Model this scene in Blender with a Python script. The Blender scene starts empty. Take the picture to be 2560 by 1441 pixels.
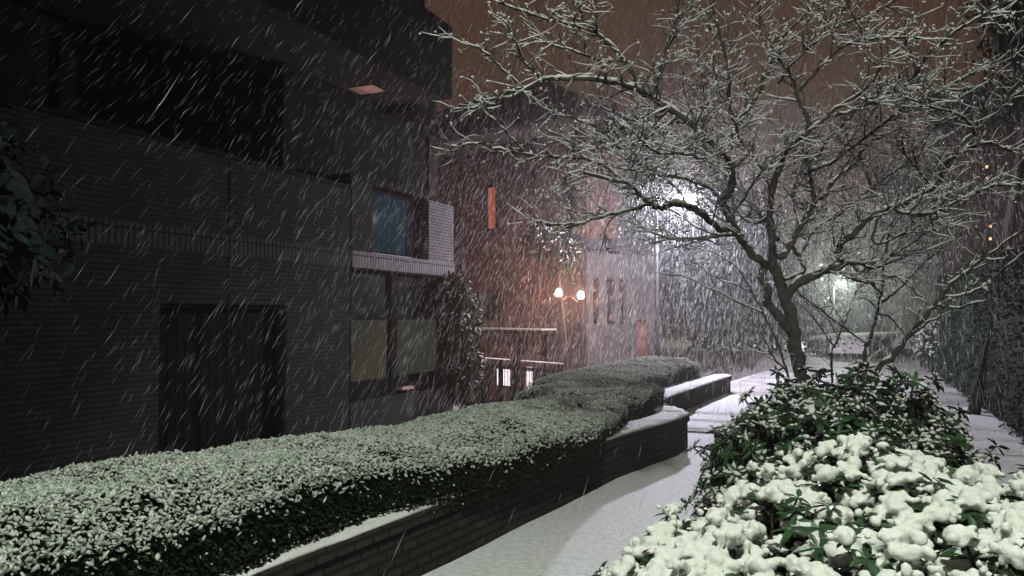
import bpy, math, random
import numpy as np
from mathutils import Vector, noise as mn

random.seed(7)
RNG = np.random.default_rng(7)
R = math.radians
scene = bpy.context.scene
COL = scene.collection

# ------------------------------------------------------------------ camera
F = 1930.0                       # focal length in pixels of the 2560 px wide photograph
HC = 1.6
PITCH = R(1.93)
cam_d = bpy.data.cameras.new("camera")
cam_d.sensor_width = 36.0
cam_d.lens = 36.0 * F / 2560.0
cam_d.clip_start = 0.05
cam_d.clip_end = 600
cam = bpy.data.objects.new("camera", cam_d)
COL.objects.link(cam)
cam.location = (0, 0, HC)
cam.rotation_euler = (R(90) + PITCH, 0, 0)
scene.camera = cam

# ------------------------------------------------------------------ night sky: cloud lit brown by the town
world = bpy.data.worlds.new("World")
scene.world = world
world.use_nodes = True
wt = world.node_tree
bg = wt.nodes["Background"]
wtc = wt.nodes.new("ShaderNodeTexCoord")
wno = wt.nodes.new("ShaderNodeTexNoise")
wno.inputs["Scale"].default_value = 1.6
wno.inputs["Detail"].default_value = 3
wra = wt.nodes.new("ShaderNodeValToRGB")
wra.color_ramp.elements[0].position = 0.3
wra.color_ramp.elements[0].color = (0.038, 0.0215, 0.0125, 1)
wra.color_ramp.elements[1].position = 0.7
wra.color_ramp.elements[1].color = (0.064, 0.0365, 0.0225, 1)
wt.links.new(wtc.outputs["Generated"], wno.inputs["Vector"])
wt.links.new(wno.outputs["Fac"], wra.inputs["Fac"])
wt.links.new(wra.outputs["Color"], bg.inputs["Color"])
bg.inputs["Strength"].default_value = 1.0

scene.view_settings.view_transform = 'Standard'
scene.view_settings.look = 'None'
scene.view_settings.exposure = 0.0
scene.view_settings.gamma = 1.0
scene.render.engine = 'CYCLES'
scene.cycles.use_denoising = True
scene.cycles.max_bounces = 6
scene.cycles.diffuse_bounces = 2
scene.cycles.glossy_bounces = 2
scene.cycles.transmission_bounces = 3
scene.cycles.transparent_max_bounces = 24
scene.cycles.volume_bounces = 0
scene.cycles.sample_clamp_indirect = 3.0

# lamp powers (watts) and colours
FRONT_W, FRONT_C = 2300.0, (0.92, 1.0, 0.86)
MAIN_W, MAIN_C = 3100.0, (0.86, 0.84, 1.0)
ROAD_W, ROAD_C = 1500.0, (0.86, 1.0, 0.84)
TWIN_W, TWIN_C = 230.0, (1.0, 0.42, 0.24)
HAZE = 0.003

# ------------------------------------------------------------------ pixel helpers (lay-out measured from the photograph)
CP, SP = math.cos(PITCH), math.sin(PITCH)
def ray(px, py):
    u = (720.5 - py) / F
    return ((px - 1280) / F, CP - u * SP, SP + u * CP)
def P(px, py, Y):
    d = ray(px, py); k = Y / d[1]
    return Vector((d[0] * k, Y, HC + d[2] * k))
def G(px, py, z):
    d = ray(px, py); k = (z - HC) / d[2]
    return Vector((d[0] * k, d[1] * k, z))

# ------------------------------------------------------------------ mesh collection
class MB:
    def __init__(s): s.v = []; s.f = []; s.n = 0
    def add(s, v, f):
        v = np.asarray(v, float).reshape(-1, 3); f = np.asarray(f, int)
        s.v.append(v); s.f.append(f + s.n); s.n += len(v)
    def build(s, name, m, parent=None, smooth=False):
        me = bpy.data.meshes.new(name)
        V = np.concatenate(s.v)
        lt = np.concatenate([np.full(len(f), f.shape[1]) for f in s.f])
        lv = np.concatenate([f.ravel() for f in s.f])
        ls = np.concatenate([[0], np.cumsum(lt)[:-1]])
        me.vertices.add(len(V)); me.vertices.foreach_set("co", V.ravel())
        me.loops.add(len(lv)); me.loops.foreach_set("vertex_index", lv.astype(np.int32))
        me.polygons.add(len(lt)); me.polygons.foreach_set("loop_start", ls.astype(np.int32))
        try: me.polygons.foreach_set("loop_total", lt.astype(np.int32))
        except Exception: pass
        me.polygons.foreach_set("use_smooth", np.full(len(lt), smooth))
        me.update(calc_edges=True); me.validate()
        me.materials.append(m)
        o = bpy.data.objects.new(name, me)
        COL.objects.link(o)
        if parent: o.parent = parent
        return o
    def box(s, x0, x1, y0, y1, z0, z1):
        v = [(x, y, z) for z in (z0, z1) for y in (y0, y1) for x in (x0, x1)]
        s.add(v, [(0, 2, 3, 1), (4, 5, 7, 6), (0, 1, 5, 4), (2, 6, 7, 3), (0, 4, 6, 2), (1, 3, 7, 5)])
        return s
    def tube(s, pts, rad, n=6, cap=True, zs=1.0):
        pts = np.asarray(pts, float); rad = np.broadcast_to(np.asarray(rad, float), (len(pts),))
        t = np.gradient(pts, axis=0); t /= np.linalg.norm(t, axis=1)[:, None] + 1e-9
        up = np.tile([0, 0, 1.0], (len(pts), 1))
        vert = np.abs(t[:, 2]) > 0.97
        up[vert] = [1.0, 0, 0]
        a = np.cross(t, up); a /= np.linalg.norm(a, axis=1)[:, None] + 1e-9
        b = np.cross(a, t)
        ang = np.arange(n) * 2 * math.pi / n
        ring = (a[:, None] * np.cos(ang)[None, :, None] + b[:, None] * np.sin(ang)[None, :, None]) * rad[:, None, None]
        v = (pts[:, None] + ring).reshape(-1, 3)
        k = len(pts)
        i = np.arange(k - 1)[:, None] * n; j = np.arange(n)[None]; j2 = (j + 1) % n
        f = np.stack([i + j, i + j2, i + n + j2, i + n + j], -1).reshape(-1, 4)
        s.add(v, f)
        if cap:
            s.f.append(np.array([list(range(n))[::-1]]) + s.n - len(v))
            s.f.append(np.array([list(range((k - 1) * n, k * n))]) + s.n - len(v))
        return s
    def blobs(s, c, ax, L, W, H, jitter=0.12, tpl=None):
        """deformed ellipsoids: centres c (N,3), long axis ax (N,3), half sizes"""
        V0, F0 = tpl or OCT
        c = np.asarray(c, float); N = len(c)
        ax = np.asarray(ax, float); ax = ax / (np.linalg.norm(ax, axis=1)[:, None] + 1e-9)
        up = np.tile([0, 0, 1.0], (N, 1)); bad = np.abs(ax[:, 2]) > .97; up[bad] = [1, 0, 0]
        sd = np.cross(ax, up); sd /= np.linalg.norm(sd, axis=1)[:, None]
        nn = np.cross(sd, ax)
        L, W, H = [np.broadcast_to(np.asarray(q, float), (N,)) for q in (L, W, H)]
        jt = 1 + RNG.uniform(-jitter, jitter, (N, len(V0)))
        v = c[:, None] + (ax[:, None] * (V0[None, :, 0:1] * L[:, None, None]) + sd[:, None] * (V0[None, :, 1:2] * W[:, None, None])
                          + nn[:, None] * (V0[None, :, 2:3] * H[:, None, None])) * jt[..., None]
        f = (F0[None] + (np.arange(N) * len(V0))[:, None, None]).reshape(-1, 3)
        s.add(v.reshape(-1, 3), f)
    def leaves(s, base, ax, nrm, L, W, fold=0.25, droop=0.2):
        base = np.asarray(base, float); N = len(base)
        ax = ax / (np.linalg.norm(ax, axis=1)[:, None] + 1e-9)
        sd = np.cross(ax, nrm); sd /= np.linalg.norm(sd, axis=1)[:, None] + 1e-9
        nr = np.cross(sd, ax)
        L = np.broadcast_to(np.asarray(L, float), (N,)); W = np.broadcast_to(np.asarray(W, float), (N,))
        T = np.array([0, .3, .3, .3, .68, .68, .68, 1.0]); Yv = np.array([0, -.9, 0, .9, -.85, 0, .85, 0])
        v = base[:, None] + ax[:, None] * (T[None, :, None] * L[:, None, None]) + sd[:, None] * (Yv[None, :, None] * W[:, None, None] * .5) \
            + nr[:, None] * ((np.abs(Yv)[None] * fold * W[:, None] * .5 - (T ** 2)[None] * droop * L[:, None])[..., None])
        off = (np.arange(N) * 8)[:, None, None]
        tri = np.array([(0, 2, 1), (0, 3, 2), (4, 5, 7), (5, 6, 7)]); qd = np.array([(1, 2, 5, 4), (2, 3, 6, 5)])
        n0 = s.n
        s.v.append(v.reshape(-1, 3)); s.n += N * 8
        s.f.append((tri[None] + off).reshape(-1, 3) + n0); s.f.append((qd[None] + off).reshape(-1, 4) + n0)

def octa(level):
    V = [(1, 0, 0), (-1, 0, 0), (0, 1, 0), (0, -1, 0), (0, 0, 1), (0, 0, -1)]
    Fc = [(0, 2, 4), (2, 1, 4), (1, 3, 4), (3, 0, 4), (2, 0, 5), (1, 2, 5), (3, 1, 5), (0, 3, 5)]
    V = [np.array(v, float) for v in V]
    for _ in range(level):
        mid = {}; nf = []
        def m(a, b):
            k = (min(a, b), max(a, b))
            if k not in mid:
                q = V[a] + V[b]; V.append(q / np.linalg.norm(q)); mid[k] = len(V) - 1
            return mid[k]
        for a, b, c in Fc:
            x, y, z = m(a, b), m(b, c), m(c, a)
            nf += [(a, x, z), (x, b, y), (z, y, c), (x, y, z)]
        Fc = nf
    return np.array(V), np.array(Fc)
OCT0, OCT, OCT2 = octa(0), octa(1), octa(2)

def empty(name, loc=(0, 0, 0), rz=0.0):
    o = bpy.data.objects.new(name, None); COL.objects.link(o)
    o.location = loc; o.rotation_euler = (0, 0, rz); o.empty_display_size = 0.2
    return o
def tag(o, label=None, cat=None, group=None, kind=None):
    if label: o["label"] = label
    if cat: o["category"] = cat
    if group: o["group"] = group
    if kind: o["kind"] = kind
    return o
def fbm(x, y, z=0.0, o=3):
    return mn.fractal(Vector((x, y, z)), 1.0, 2.0, o)

# ------------------------------------------------------------------ materials
def mat(name, col, rough=0.8, var=0.25, scale=8.0, bump=0.0, bscale=40.0, spec=0.3, col2=None, metal=0.0, dist=0.02):
    m = bpy.data.materials.new(name); m.use_nodes = True
    t = m.node_tree; b = t.nodes["Principled BSDF"]
    b.inputs["Roughness"].default_value = rough
    b.inputs["Specular IOR Level"].default_value = spec
    b.inputs["Metallic"].default_value = metal
    tc = t.nodes.new("ShaderNodeTexCoord")
    no = t.nodes.new("ShaderNodeTexNoise"); no.inputs["Scale"].default_value = scale; no.inputs["Detail"].default_value = 5
    t.links.new(tc.outputs["Object"], no.inputs["Vector"])
    ra = t.nodes.new("ShaderNodeValToRGB")
    c2 = col2 or tuple(min(1, c * (1 + var)) for c in col)
    c1 = col if col2 else tuple(c * (1 - var) for c in col)
    ra.color_ramp.elements[0].color = (*c1, 1); ra.color_ramp.elements[1].color = (*c2, 1)
    ra.color_ramp.elements[0].position = .35; ra.color_ramp.elements[1].position = .65
    t.links.new(no.outputs["Fac"], ra.inputs["Fac"]); t.links.new(ra.outputs["Color"], b.inputs["Base Color"])
    if bump:
        n2 = t.nodes.new("ShaderNodeTexNoise"); n2.inputs["Scale"].default_value = bscale; n2.inputs["Detail"].default_value = 4
        t.links.new(tc.outputs["Object"], n2.inputs["Vector"])
        bp = t.nodes.new("ShaderNodeBump"); bp.inputs["Strength"].default_value = bump; bp.inputs["Distance"].default_value = dist
        t.links.new(n2.outputs["Fac"], bp.inputs["Height"]); t.links.new(bp.outputs["Normal"], b.inputs["Normal"])
    return m
def brick_mat(name, c1, c2, mortar, bw=0.20, bh=0.062, swap=False, mort=0.012):
    m = bpy.data.materials.new(name); m.use_nodes = True
    t = m.node_tree; b = t.nodes["Principled BSDF"]; b.inputs["Roughness"].default_value = .95; b.inputs["Specular IOR Level"].default_value = .02
    tc = t.nodes.new("ShaderNodeTexCoord"); se = t.nodes.new("ShaderNodeSeparateXYZ"); ad = t.nodes.new("ShaderNodeMath"); cb = t.nodes.new("ShaderNodeCombineXYZ")
    t.links.new(tc.outputs["Object"], se.inputs[0]); t.links.new(se.outputs[0], ad.inputs[0]); t.links.new(se.outputs[1], ad.inputs[1])
    t.links.new(ad.outputs[0], cb.inputs[1 if swap else 0]); t.links.new(se.outputs[2], cb.inputs[0 if swap else 1])
    br = t.nodes.new("ShaderNodeTexBrick"); t.links.new(cb.outputs[0], br.inputs["Vector"])
    br.inputs["Scale"].default_value = 1.0; br.inputs["Brick Width"].default_value = bw; br.inputs["Row Height"].default_value = bh
    br.inputs["Mortar Size"].default_value = mort; br.inputs["Mortar Smooth"].default_value = .3
    if swap: br.offset = 0.0
    br.inputs["Color1"].default_value = (*c1, 1); br.inputs["Color2"].default_value = (*c2, 1); br.inputs["Mortar"].default_value = (*mortar, 1)
    no = t.nodes.new("ShaderNodeTexNoise"); no.inputs["Scale"].default_value = 1.3; no.inputs["Detail"].default_value = 6
    t.links.new(tc.outputs["Object"], no.inputs["Vector"])
    mr = t.nodes.new("ShaderNodeMapRange"); mr.inputs[3].default_value = .6; mr.inputs[4].default_value = 1.3
    t.links.new(no.outputs["Fac"], mr.inputs[0])
    mx = t.nodes.new("ShaderNodeMix"); mx.data_type = 'RGBA'; mx.blend_type = 'MULTIPLY'; mx.inputs[0].default_value = 1
    t.links.new(br.outputs["Color"], mx.inputs[6]); t.links.new(mr.outputs[0], mx.inputs[7]); t.links.new(mx.outputs[2], b.inputs["Base Color"])
    bp = t.nodes.new("ShaderNodeBump"); bp.inputs["Strength"].default_value = .6; bp.inputs["Distance"].default_value = .008; bp.invert = True
    t.links.new(br.outputs["Fac"], bp.inputs["Height"]); t.links.new(bp.outputs["Normal"], b.inputs["Normal"])
    return m
def emit_mat(name, col, strength, mixto=None, scale=3.0):
    m = bpy.data.materials.new(name); m.use_nodes = True
    t = m.node_tree; t.nodes.clear()
    out = t.nodes.new("ShaderNodeOutputMaterial"); e = t.nodes.new("ShaderNodeEmission")
    e.inputs["Color"].default_value = (*col, 1); e.inputs["Strength"].default_value = strength
    if mixto:
        tc = t.nodes.new("ShaderNodeTexCoord"); no = t.nodes.new("ShaderNodeTexNoise"); no.inputs["Scale"].default_value = scale
        ra = t.nodes.new("ShaderNodeValToRGB"); ra.color_ramp.elements[0].position = .42; ra.color_ramp.elements[1].position = .6
        ra.color_ramp.elements[0].color = (*col, 1); ra.color_ramp.elements[1].color = (*mixto, 1)
        t.links.new(tc.outputs["Object"], no.inputs["Vector"]); t.links.new(no.outputs["Fac"], ra.inputs["Fac"]); t.links.new(ra.outputs["Color"], e.inputs["Color"])
    t.links.new(e.outputs[0], out.inputs["Surface"])
    return m
def globe_mat(name, col, strength):
    """frosted lamp glass: glows, and lets the bulb inside shine out"""
    m = bpy.data.materials.new(name); m.use_nodes = True
    t = m.node_tree; t.nodes.clear()
    out = t.nodes.new("ShaderNodeOutputMaterial"); e = t.nodes.new("ShaderNodeEmission"); tr = t.nodes.new("ShaderNodeBsdfTransparent"); ad = t.nodes.new("ShaderNodeAddShader")
    e.inputs["Color"].default_value = (*col, 1); e.inputs["Strength"].default_value = strength
    tr.inputs["Color"].default_value = (.9, .9, .9, 1)
    t.links.new(e.outputs[0], ad.inputs[0]); t.links.new(tr.outputs[0], ad.inputs[1]); t.links.new(ad.outputs[0], out.inputs["Surface"])
    m.cycles.emission_sampling = 'NONE'
    return m
def glass_mat(name, col, rough=0.06, spec=0.6):
    return mat(name, col, rough=rough, var=.15, scale=2.0, spec=spec)
def snow_mat(name, c=(.80, .80, .80), bump=.5, bscale=90.0, col1=None, scale=25.0):
    return mat(name, col1 or tuple(q * .9 for q in c), rough=.65, scale=scale, bump=bump, bscale=bscale, spec=.25, col2=c, dist=.01)

M = {}
M["snow"] = snow_mat("snow", bump=.7, bscale=160.0)
M["snow_ground"] = snow_mat("snow_ground", (.84, .84, .87), 1.0, 30.0, (.64, .65, .68), 22.0)
M["snow_dimmed"] = snow_mat("snow_dimmed", (.40, .39, .40), .9, 38.0, (.20, .195, .20), 1.4)  # ground snow darkened in its colour so the street lamp does not blow it out
M["snow_twig"] = snow_mat("snow_twig", (.92, .92, .92), .2, 200)
def translucent(m, k):
    t = m.node_tree; out = t.nodes["Material Output"]; b = t.nodes["Principled BSDF"]
    tl = t.nodes.new("ShaderNodeBsdfTranslucent"); mx = t.nodes.new("ShaderNodeMixShader"); tl.inputs[0].default_value = (.85, .85, .85, 1); mx.inputs[0].default_value = k
    t.links.new(b.outputs[0], mx.inputs[1]); t.links.new(tl.outputs[0], mx.inputs[2]); t.links.new(mx.outputs[0], out.inputs["Surface"])
translucent(M["snow_twig"], .45)
M["snow_thin"] = snow_mat("snow_thin", (.58, .61, .57), .3, 150, (.21, .26, .20), 34)
M["snow_soft"] = snow_mat("snow_soft", (.66, .68, .64), .4, 170)
_b = M["snow_soft"].node_tree.nodes["Principled BSDF"]
_b.inputs["Subsurface Weight"].default_value = .6; _b.inputs["Subsurface Radius"].default_value = (1, 1, 1); _b.inputs["Subsurface Scale"].default_value = .018
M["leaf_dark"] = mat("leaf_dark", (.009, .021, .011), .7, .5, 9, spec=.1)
M["leaf_shadowed"] = mat("leaf_shadowed", (.0035, .008, .006), .7, .5, 9, spec=.12)  # darker copy of leaf_dark, deep shadow put into the colour for one tree
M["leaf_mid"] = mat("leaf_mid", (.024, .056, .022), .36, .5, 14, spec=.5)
M["leaf_hedge"] = mat("leaf_hedge", (.010, .019, .009), .75, .5, 25, spec=.12)
M["soil"] = mat("soil", (.03, .024, .018), .9, .4, 12, .5, 30)
M["bark"] = mat("bark", (.040, .034, .027), .85, .45, 22, .7, 60)
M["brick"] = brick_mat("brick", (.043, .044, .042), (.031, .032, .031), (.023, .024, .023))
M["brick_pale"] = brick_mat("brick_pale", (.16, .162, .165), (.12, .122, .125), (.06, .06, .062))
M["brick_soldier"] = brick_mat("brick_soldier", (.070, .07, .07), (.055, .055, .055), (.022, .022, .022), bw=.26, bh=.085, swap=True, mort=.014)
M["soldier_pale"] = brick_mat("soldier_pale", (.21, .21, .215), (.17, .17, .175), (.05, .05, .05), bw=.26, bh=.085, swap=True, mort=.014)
M["brick_low"] = brick_mat("brick_low", (.050, .044, .042), (.034, .032, .031), (.022, .021, .021))
M["brick_house"] = brick_mat("brick_house", (.125, .062, .040), (.092, .048, .033), (.08, .052, .04))
M["brick_dim"] = brick_mat("brick_dim", (.070, .046, .036), (.052, .036, .030), (.05, .04, .034))
M["stucco"] = mat("stucco", (.30, .25, .21), .9, .18, 1.6, .3, 30)
M["render_grey"] = mat("render_grey", (.048, .046, .045), .9, .2, 1.8, .3, 30)
M["metal_dark"] = mat("metal_dark", (.010, .010, .011), .9, .3, 6, spec=.03)
M["wood_dark"] = mat("wood_dark", (.006, .0058, .006), .85, .4, 10, .3, 40, spec=.06)
M["roof"] = mat("roof", (.020, .021, .026), .75, .35, 6, .4, 18)
M["fascia_red"] = mat("fascia_red", (.050, .020, .016), .7, .3, 4)
M["panel_dark"] = mat("panel_dark", (.008, .0095, .008), .8, .3, 3, spec=.04)
M["soffit"] = mat("soffit", (.030, .034, .028), .9, .2, 2, spec=.04)
M["glass_dark"] = glass_mat("glass_dark", (.010, .012, .014))
M["glass_teal"] = glass_mat("glass_teal", (.014, .034, .040), .04, .02)
M["blind"] = mat("blind", (.16, .17, .13), .8, .15, 2)
M["pole"] = mat("pole", (.007, .007, .008), .7, .3, 10, spec=.15)
M["door_red"] = mat("door_red", (.11, .045, .038), .7, .25, 3)
M["concrete"] = mat("concrete", (.16, .16, .155), .9, .25, 8, .4, 60)

def lamp_light(name, loc, watts, col, radius=.07, parent=None, spot=None, aim=None, blend=.6):
    d = bpy.data.lights.new(name, 'SPOT' if spot else 'POINT')
    d.energy = watts; d.color = col; d.shadow_soft_size = radius
    o = bpy.data.objects.new(name, d); COL.objects.link(o)
    o.location = loc
    if spot:
        d.spot_size = R(spot); d.spot_blend = blend
        o.rotation_euler = (Vector(aim) - Vector(loc)).to_track_quat('-Z', 'Y').to_euler()
    if parent:
        o.parent = parent
        o.location = Vector(loc) - parent.location
    return o

# path frame: s runs along the path, u to the right of it
DS, DU = np.array([.48, .8773]), np.array([.8773, -.48])
def XY(s, u): return np.asarray(s)[..., None] * DS + np.asarray(u)[..., None] * DU
def SU(x, y): return x * DS[0] + y * DS[1], x * DU[0] + y * DU[1]
STEPS = (10.55, 11.2, 11.85)
RISE = .035
def path_z(s): return RISE * sum(1 for q in STEPS if s >= q)

# ================================================================== SETTING
def wall_u(s):                    # front face of the low wall along the path
    pts = [(-8, -2.78), (3, -2.78), (7.2, -2.74), (8.6, -2.58), (9.15, -2.60), (9.5, -2.80), (9.9, -3.12), (10.3, -3.32), (11, -3.40), (15.2, -3.48)]
    return float(np.interp(s, [p[0] for p in pts], [p[1] for p in pts]))

def build_ground():
    def zz(s, u):
        x, y = s * DS + u * DU
        w = wall_u(s) if s < 15.2 else -3.48
        low = -.75 - .5 * min(1, max(0, (s - 10) / 7)) * min(1, max(0, (-u - 4.6) / 2.0)) * (1 if s < 40 else max(0, 1 - (s - 40) / 30))
        if s < 15.6 and u < w - .2: return low
        if s < 26 and u < -5.6: return low
        k = 1 if u > -4.2 else min(1, max(max(0, (u + 5.6) / 1.4) if s < 26 else 0, (s - 26) / 4 if s >= 26 else 0))
        up = path_z(s) - .06 + .03 * fbm(x * .3, y * .3) if s > 14 else -.12
        z = low * (1 - k) + up * k if u < -3.9 and s < 40 else up
        return z
    sa = np.concatenate([np.arange(-60, -8, 4), np.arange(-8, 30, .5), np.arange(30, 130.1, 5)])
    ua = np.concatenate([np.arange(-70, -12, 4), np.arange(-12, -2.2, .4), np.arange(-2, 12, 1), np.arange(12, 72.1, 4)])
    mb = MB(); n = len(ua)
    V = [(*(s * DS + u * DU), zz(s, u)) for s in sa for u in ua]
    Fq = [(i * n + j, i * n + j + 1, (i + 1) * n + j + 1, (i + 1) * n + j) for i in range(len(sa) - 1) for j in range(n - 1)]
    mb.add(V, np.array(Fq)[:, ::-1])
    tag(mb.build("ground", M["snow_ground"], smooth=True), kind="structure")
build_ground()

def build_path():
    prof = []
    z = 0.0
    for s in np.arange(-6, STEPS[0], .25): prof.append((s, 0.0))
    for i, q in enumerate(STEPS):
        prof += [(q - .12, z + .01), (q - .03, z - .004), (q + .02, z + RISE * .7), (q + .07, z + RISE)]
        z += RISE
        prof += [(q + .2, z + .008), (q + .4, z)]
    for s in np.arange(13, 14.6, .5): prof.append((s, z))
    us = np.concatenate([np.arange(-3.6, 3.9, .25), [4.5, 5.5, 7, 9]])
    V = []
    for s, zz in prof:
        for u in us:
            x, y = s * DS + u * DU
            k = 0.012 * fbm(x * 1.3, y * 1.3)
            V.append((x, y, zz + k - (0.0 if u < 3.5 else .02)))
    n = len(us)
    mb = MB(); mb.add(V, np.array([(i * n + j, (i + 1) * n + j, (i + 1) * n + j + 1, i * n + j + 1) for i in range(len(prof) - 1) for j in range(n - 1)])[:, ::-1])
    tag(mb.build("path", M["snow_ground"], smooth=True), kind="structure")
build_path()

def build_road():                 # trodden road beyond the steps, snow colour darkened against the lamp's glare
    z = RISE * len(STEPS); ss = np.concatenate([[14.44], np.arange(14.6, 42, .5)]); us = np.concatenate([np.arange(-3.9, 3.9, .3), [4.5, 5.5, 7, 9]])
    V = [(*(s * DS + u * DU), z - .006 + .012 * fbm(*(s * DS + u * DU) * 1.3) + .02 * fbm(u * 1.1, s * .12, 4)) for s in ss for u in us]
    n = len(us); mb = MB(); mb.add(V, np.array([(i * n + j, (i + 1) * n + j, (i + 1) * n + j + 1, i * n + j + 1) for i in range(len(ss) - 1) for j in range(n - 1)])[:, ::-1])
    tag(mb.build("road", M["snow_dimmed"], smooth=True), kind="structure")
build_road()

def build_bed():
    # low raised island bed between the two arms of the path
    mb = MB(); V = []; NU, NV = 60, 14
    cx, cy = 2.0, 3.6
    for i in range(NU):
        a = 2 * math.pi * i / NU
        for j in range(NV):
            r = j / (NV - 1)
            s_, u_ = 4.5 * math.cos(a) * r, 1.05 * math.sin(a) * r
            x, y = np.array([cx, cy]) + s_ * np.array([.45, .893]) + u_ * np.array([.893, -.45])
            V.append((x, y, .16 * (1 - r ** 8) + .02 * fbm(x * 3, y * 3) * (1 - r) - .01))
    f = [(i * NV + j, i * NV + j + 1, ((i + 1) % NU) * NV + j + 1, ((i + 1) % NU) * NV + j) for i in range(NU) for j in range(NV - 1)]
    mb.add(V, np.array(f)[:, ::-1])
    tag(mb.build("planting_bed", M["soil"], smooth=True), kind="structure")
build_bed()

# ================================================================== LOW SERPENTINE WALL
def strip_wall(name, s0, s1, top, label, th=.34):
    ss = np.arange(s0, s1 + .01, .1)
    top = top if callable(top) else (lambda s, t=top: t)
    root = empty(name, (*XY(np.array(s0), np.array(wall_u(s0))), 0))
    ox, oy = root.location.x, root.location.y
    def sweep(prof):              # prof: list of (offset from the face towards the back, z function)
        mb = MB(); V = []
        for s in ss:
            u = wall_u(s); du = (wall_u(s + .05) - wall_u(s - .05)) / .1
            nrm = np.array([-du, 1]) / math.hypot(du, 1)      # (ds, du) of the outward side
            for off, z in prof:
                x, y = (s - nrm[0] * off) * DS + (u - nrm[1] * off) * DU
                V.append((x - ox, y - oy, z(s)))
        n = len(prof)
        f = [(i * n + j, i * n + (j + 1) % n, (i + 1) * n + (j + 1) % n, (i + 1) * n + j) for i in range(len(ss) - 1) for j in range(n)]
        mb.add(V, np.array(f)[:, ::-1])
        mb.f.append(np.array([list(range(n))])); mb.f.append(np.array([list(range((len(ss) - 1) * n, len(ss) * n))[::-1]]))
        return mb
    sweep([(0, lambda s: -.2), (0, lambda s: top(s) - .07), (th, lambda s: top(s) - .07), (th, lambda s: -.2)]).build("brickwork", M["brick_low"], root)
    sweep([(-.025, lambda s: top(s) - .07), (-.025, lambda s: top(s)), (th + .02, lambda s: top(s)), (th + .02, lambda s: top(s) - .07)]).build("coping", M["brick_low"], root)
    w = lambda s, k: .016 * fbm(s * 6, k * 1.7, 3.3, 4)
    sweep([(-.018, lambda s: top(s) + .002), (-.012, lambda s: top(s) + .016 + w(s, 1)), (.03, lambda s: top(s) + .03 + w(s, 2)), (.15, lambda s: top(s) + .038 + w(s, 3)),
           (.28, lambda s: top(s) + .03 + w(s, 4)), (th + .01, lambda s: top(s) + .012), (th + .012, lambda s: top(s) + .002)]).build("snow_cover", M["snow"], root, True)
    tag(root, label, "wall", "low garden walls along the path")
strip_wall("garden_wall", -6, 9.75, .40, "low dark brick garden wall along the snowy path below the long hedges")
strip_wall("garden_wall", 9.85, 15.2, .40, "short low garden wall past the curved bend beside the path steps")

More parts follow.
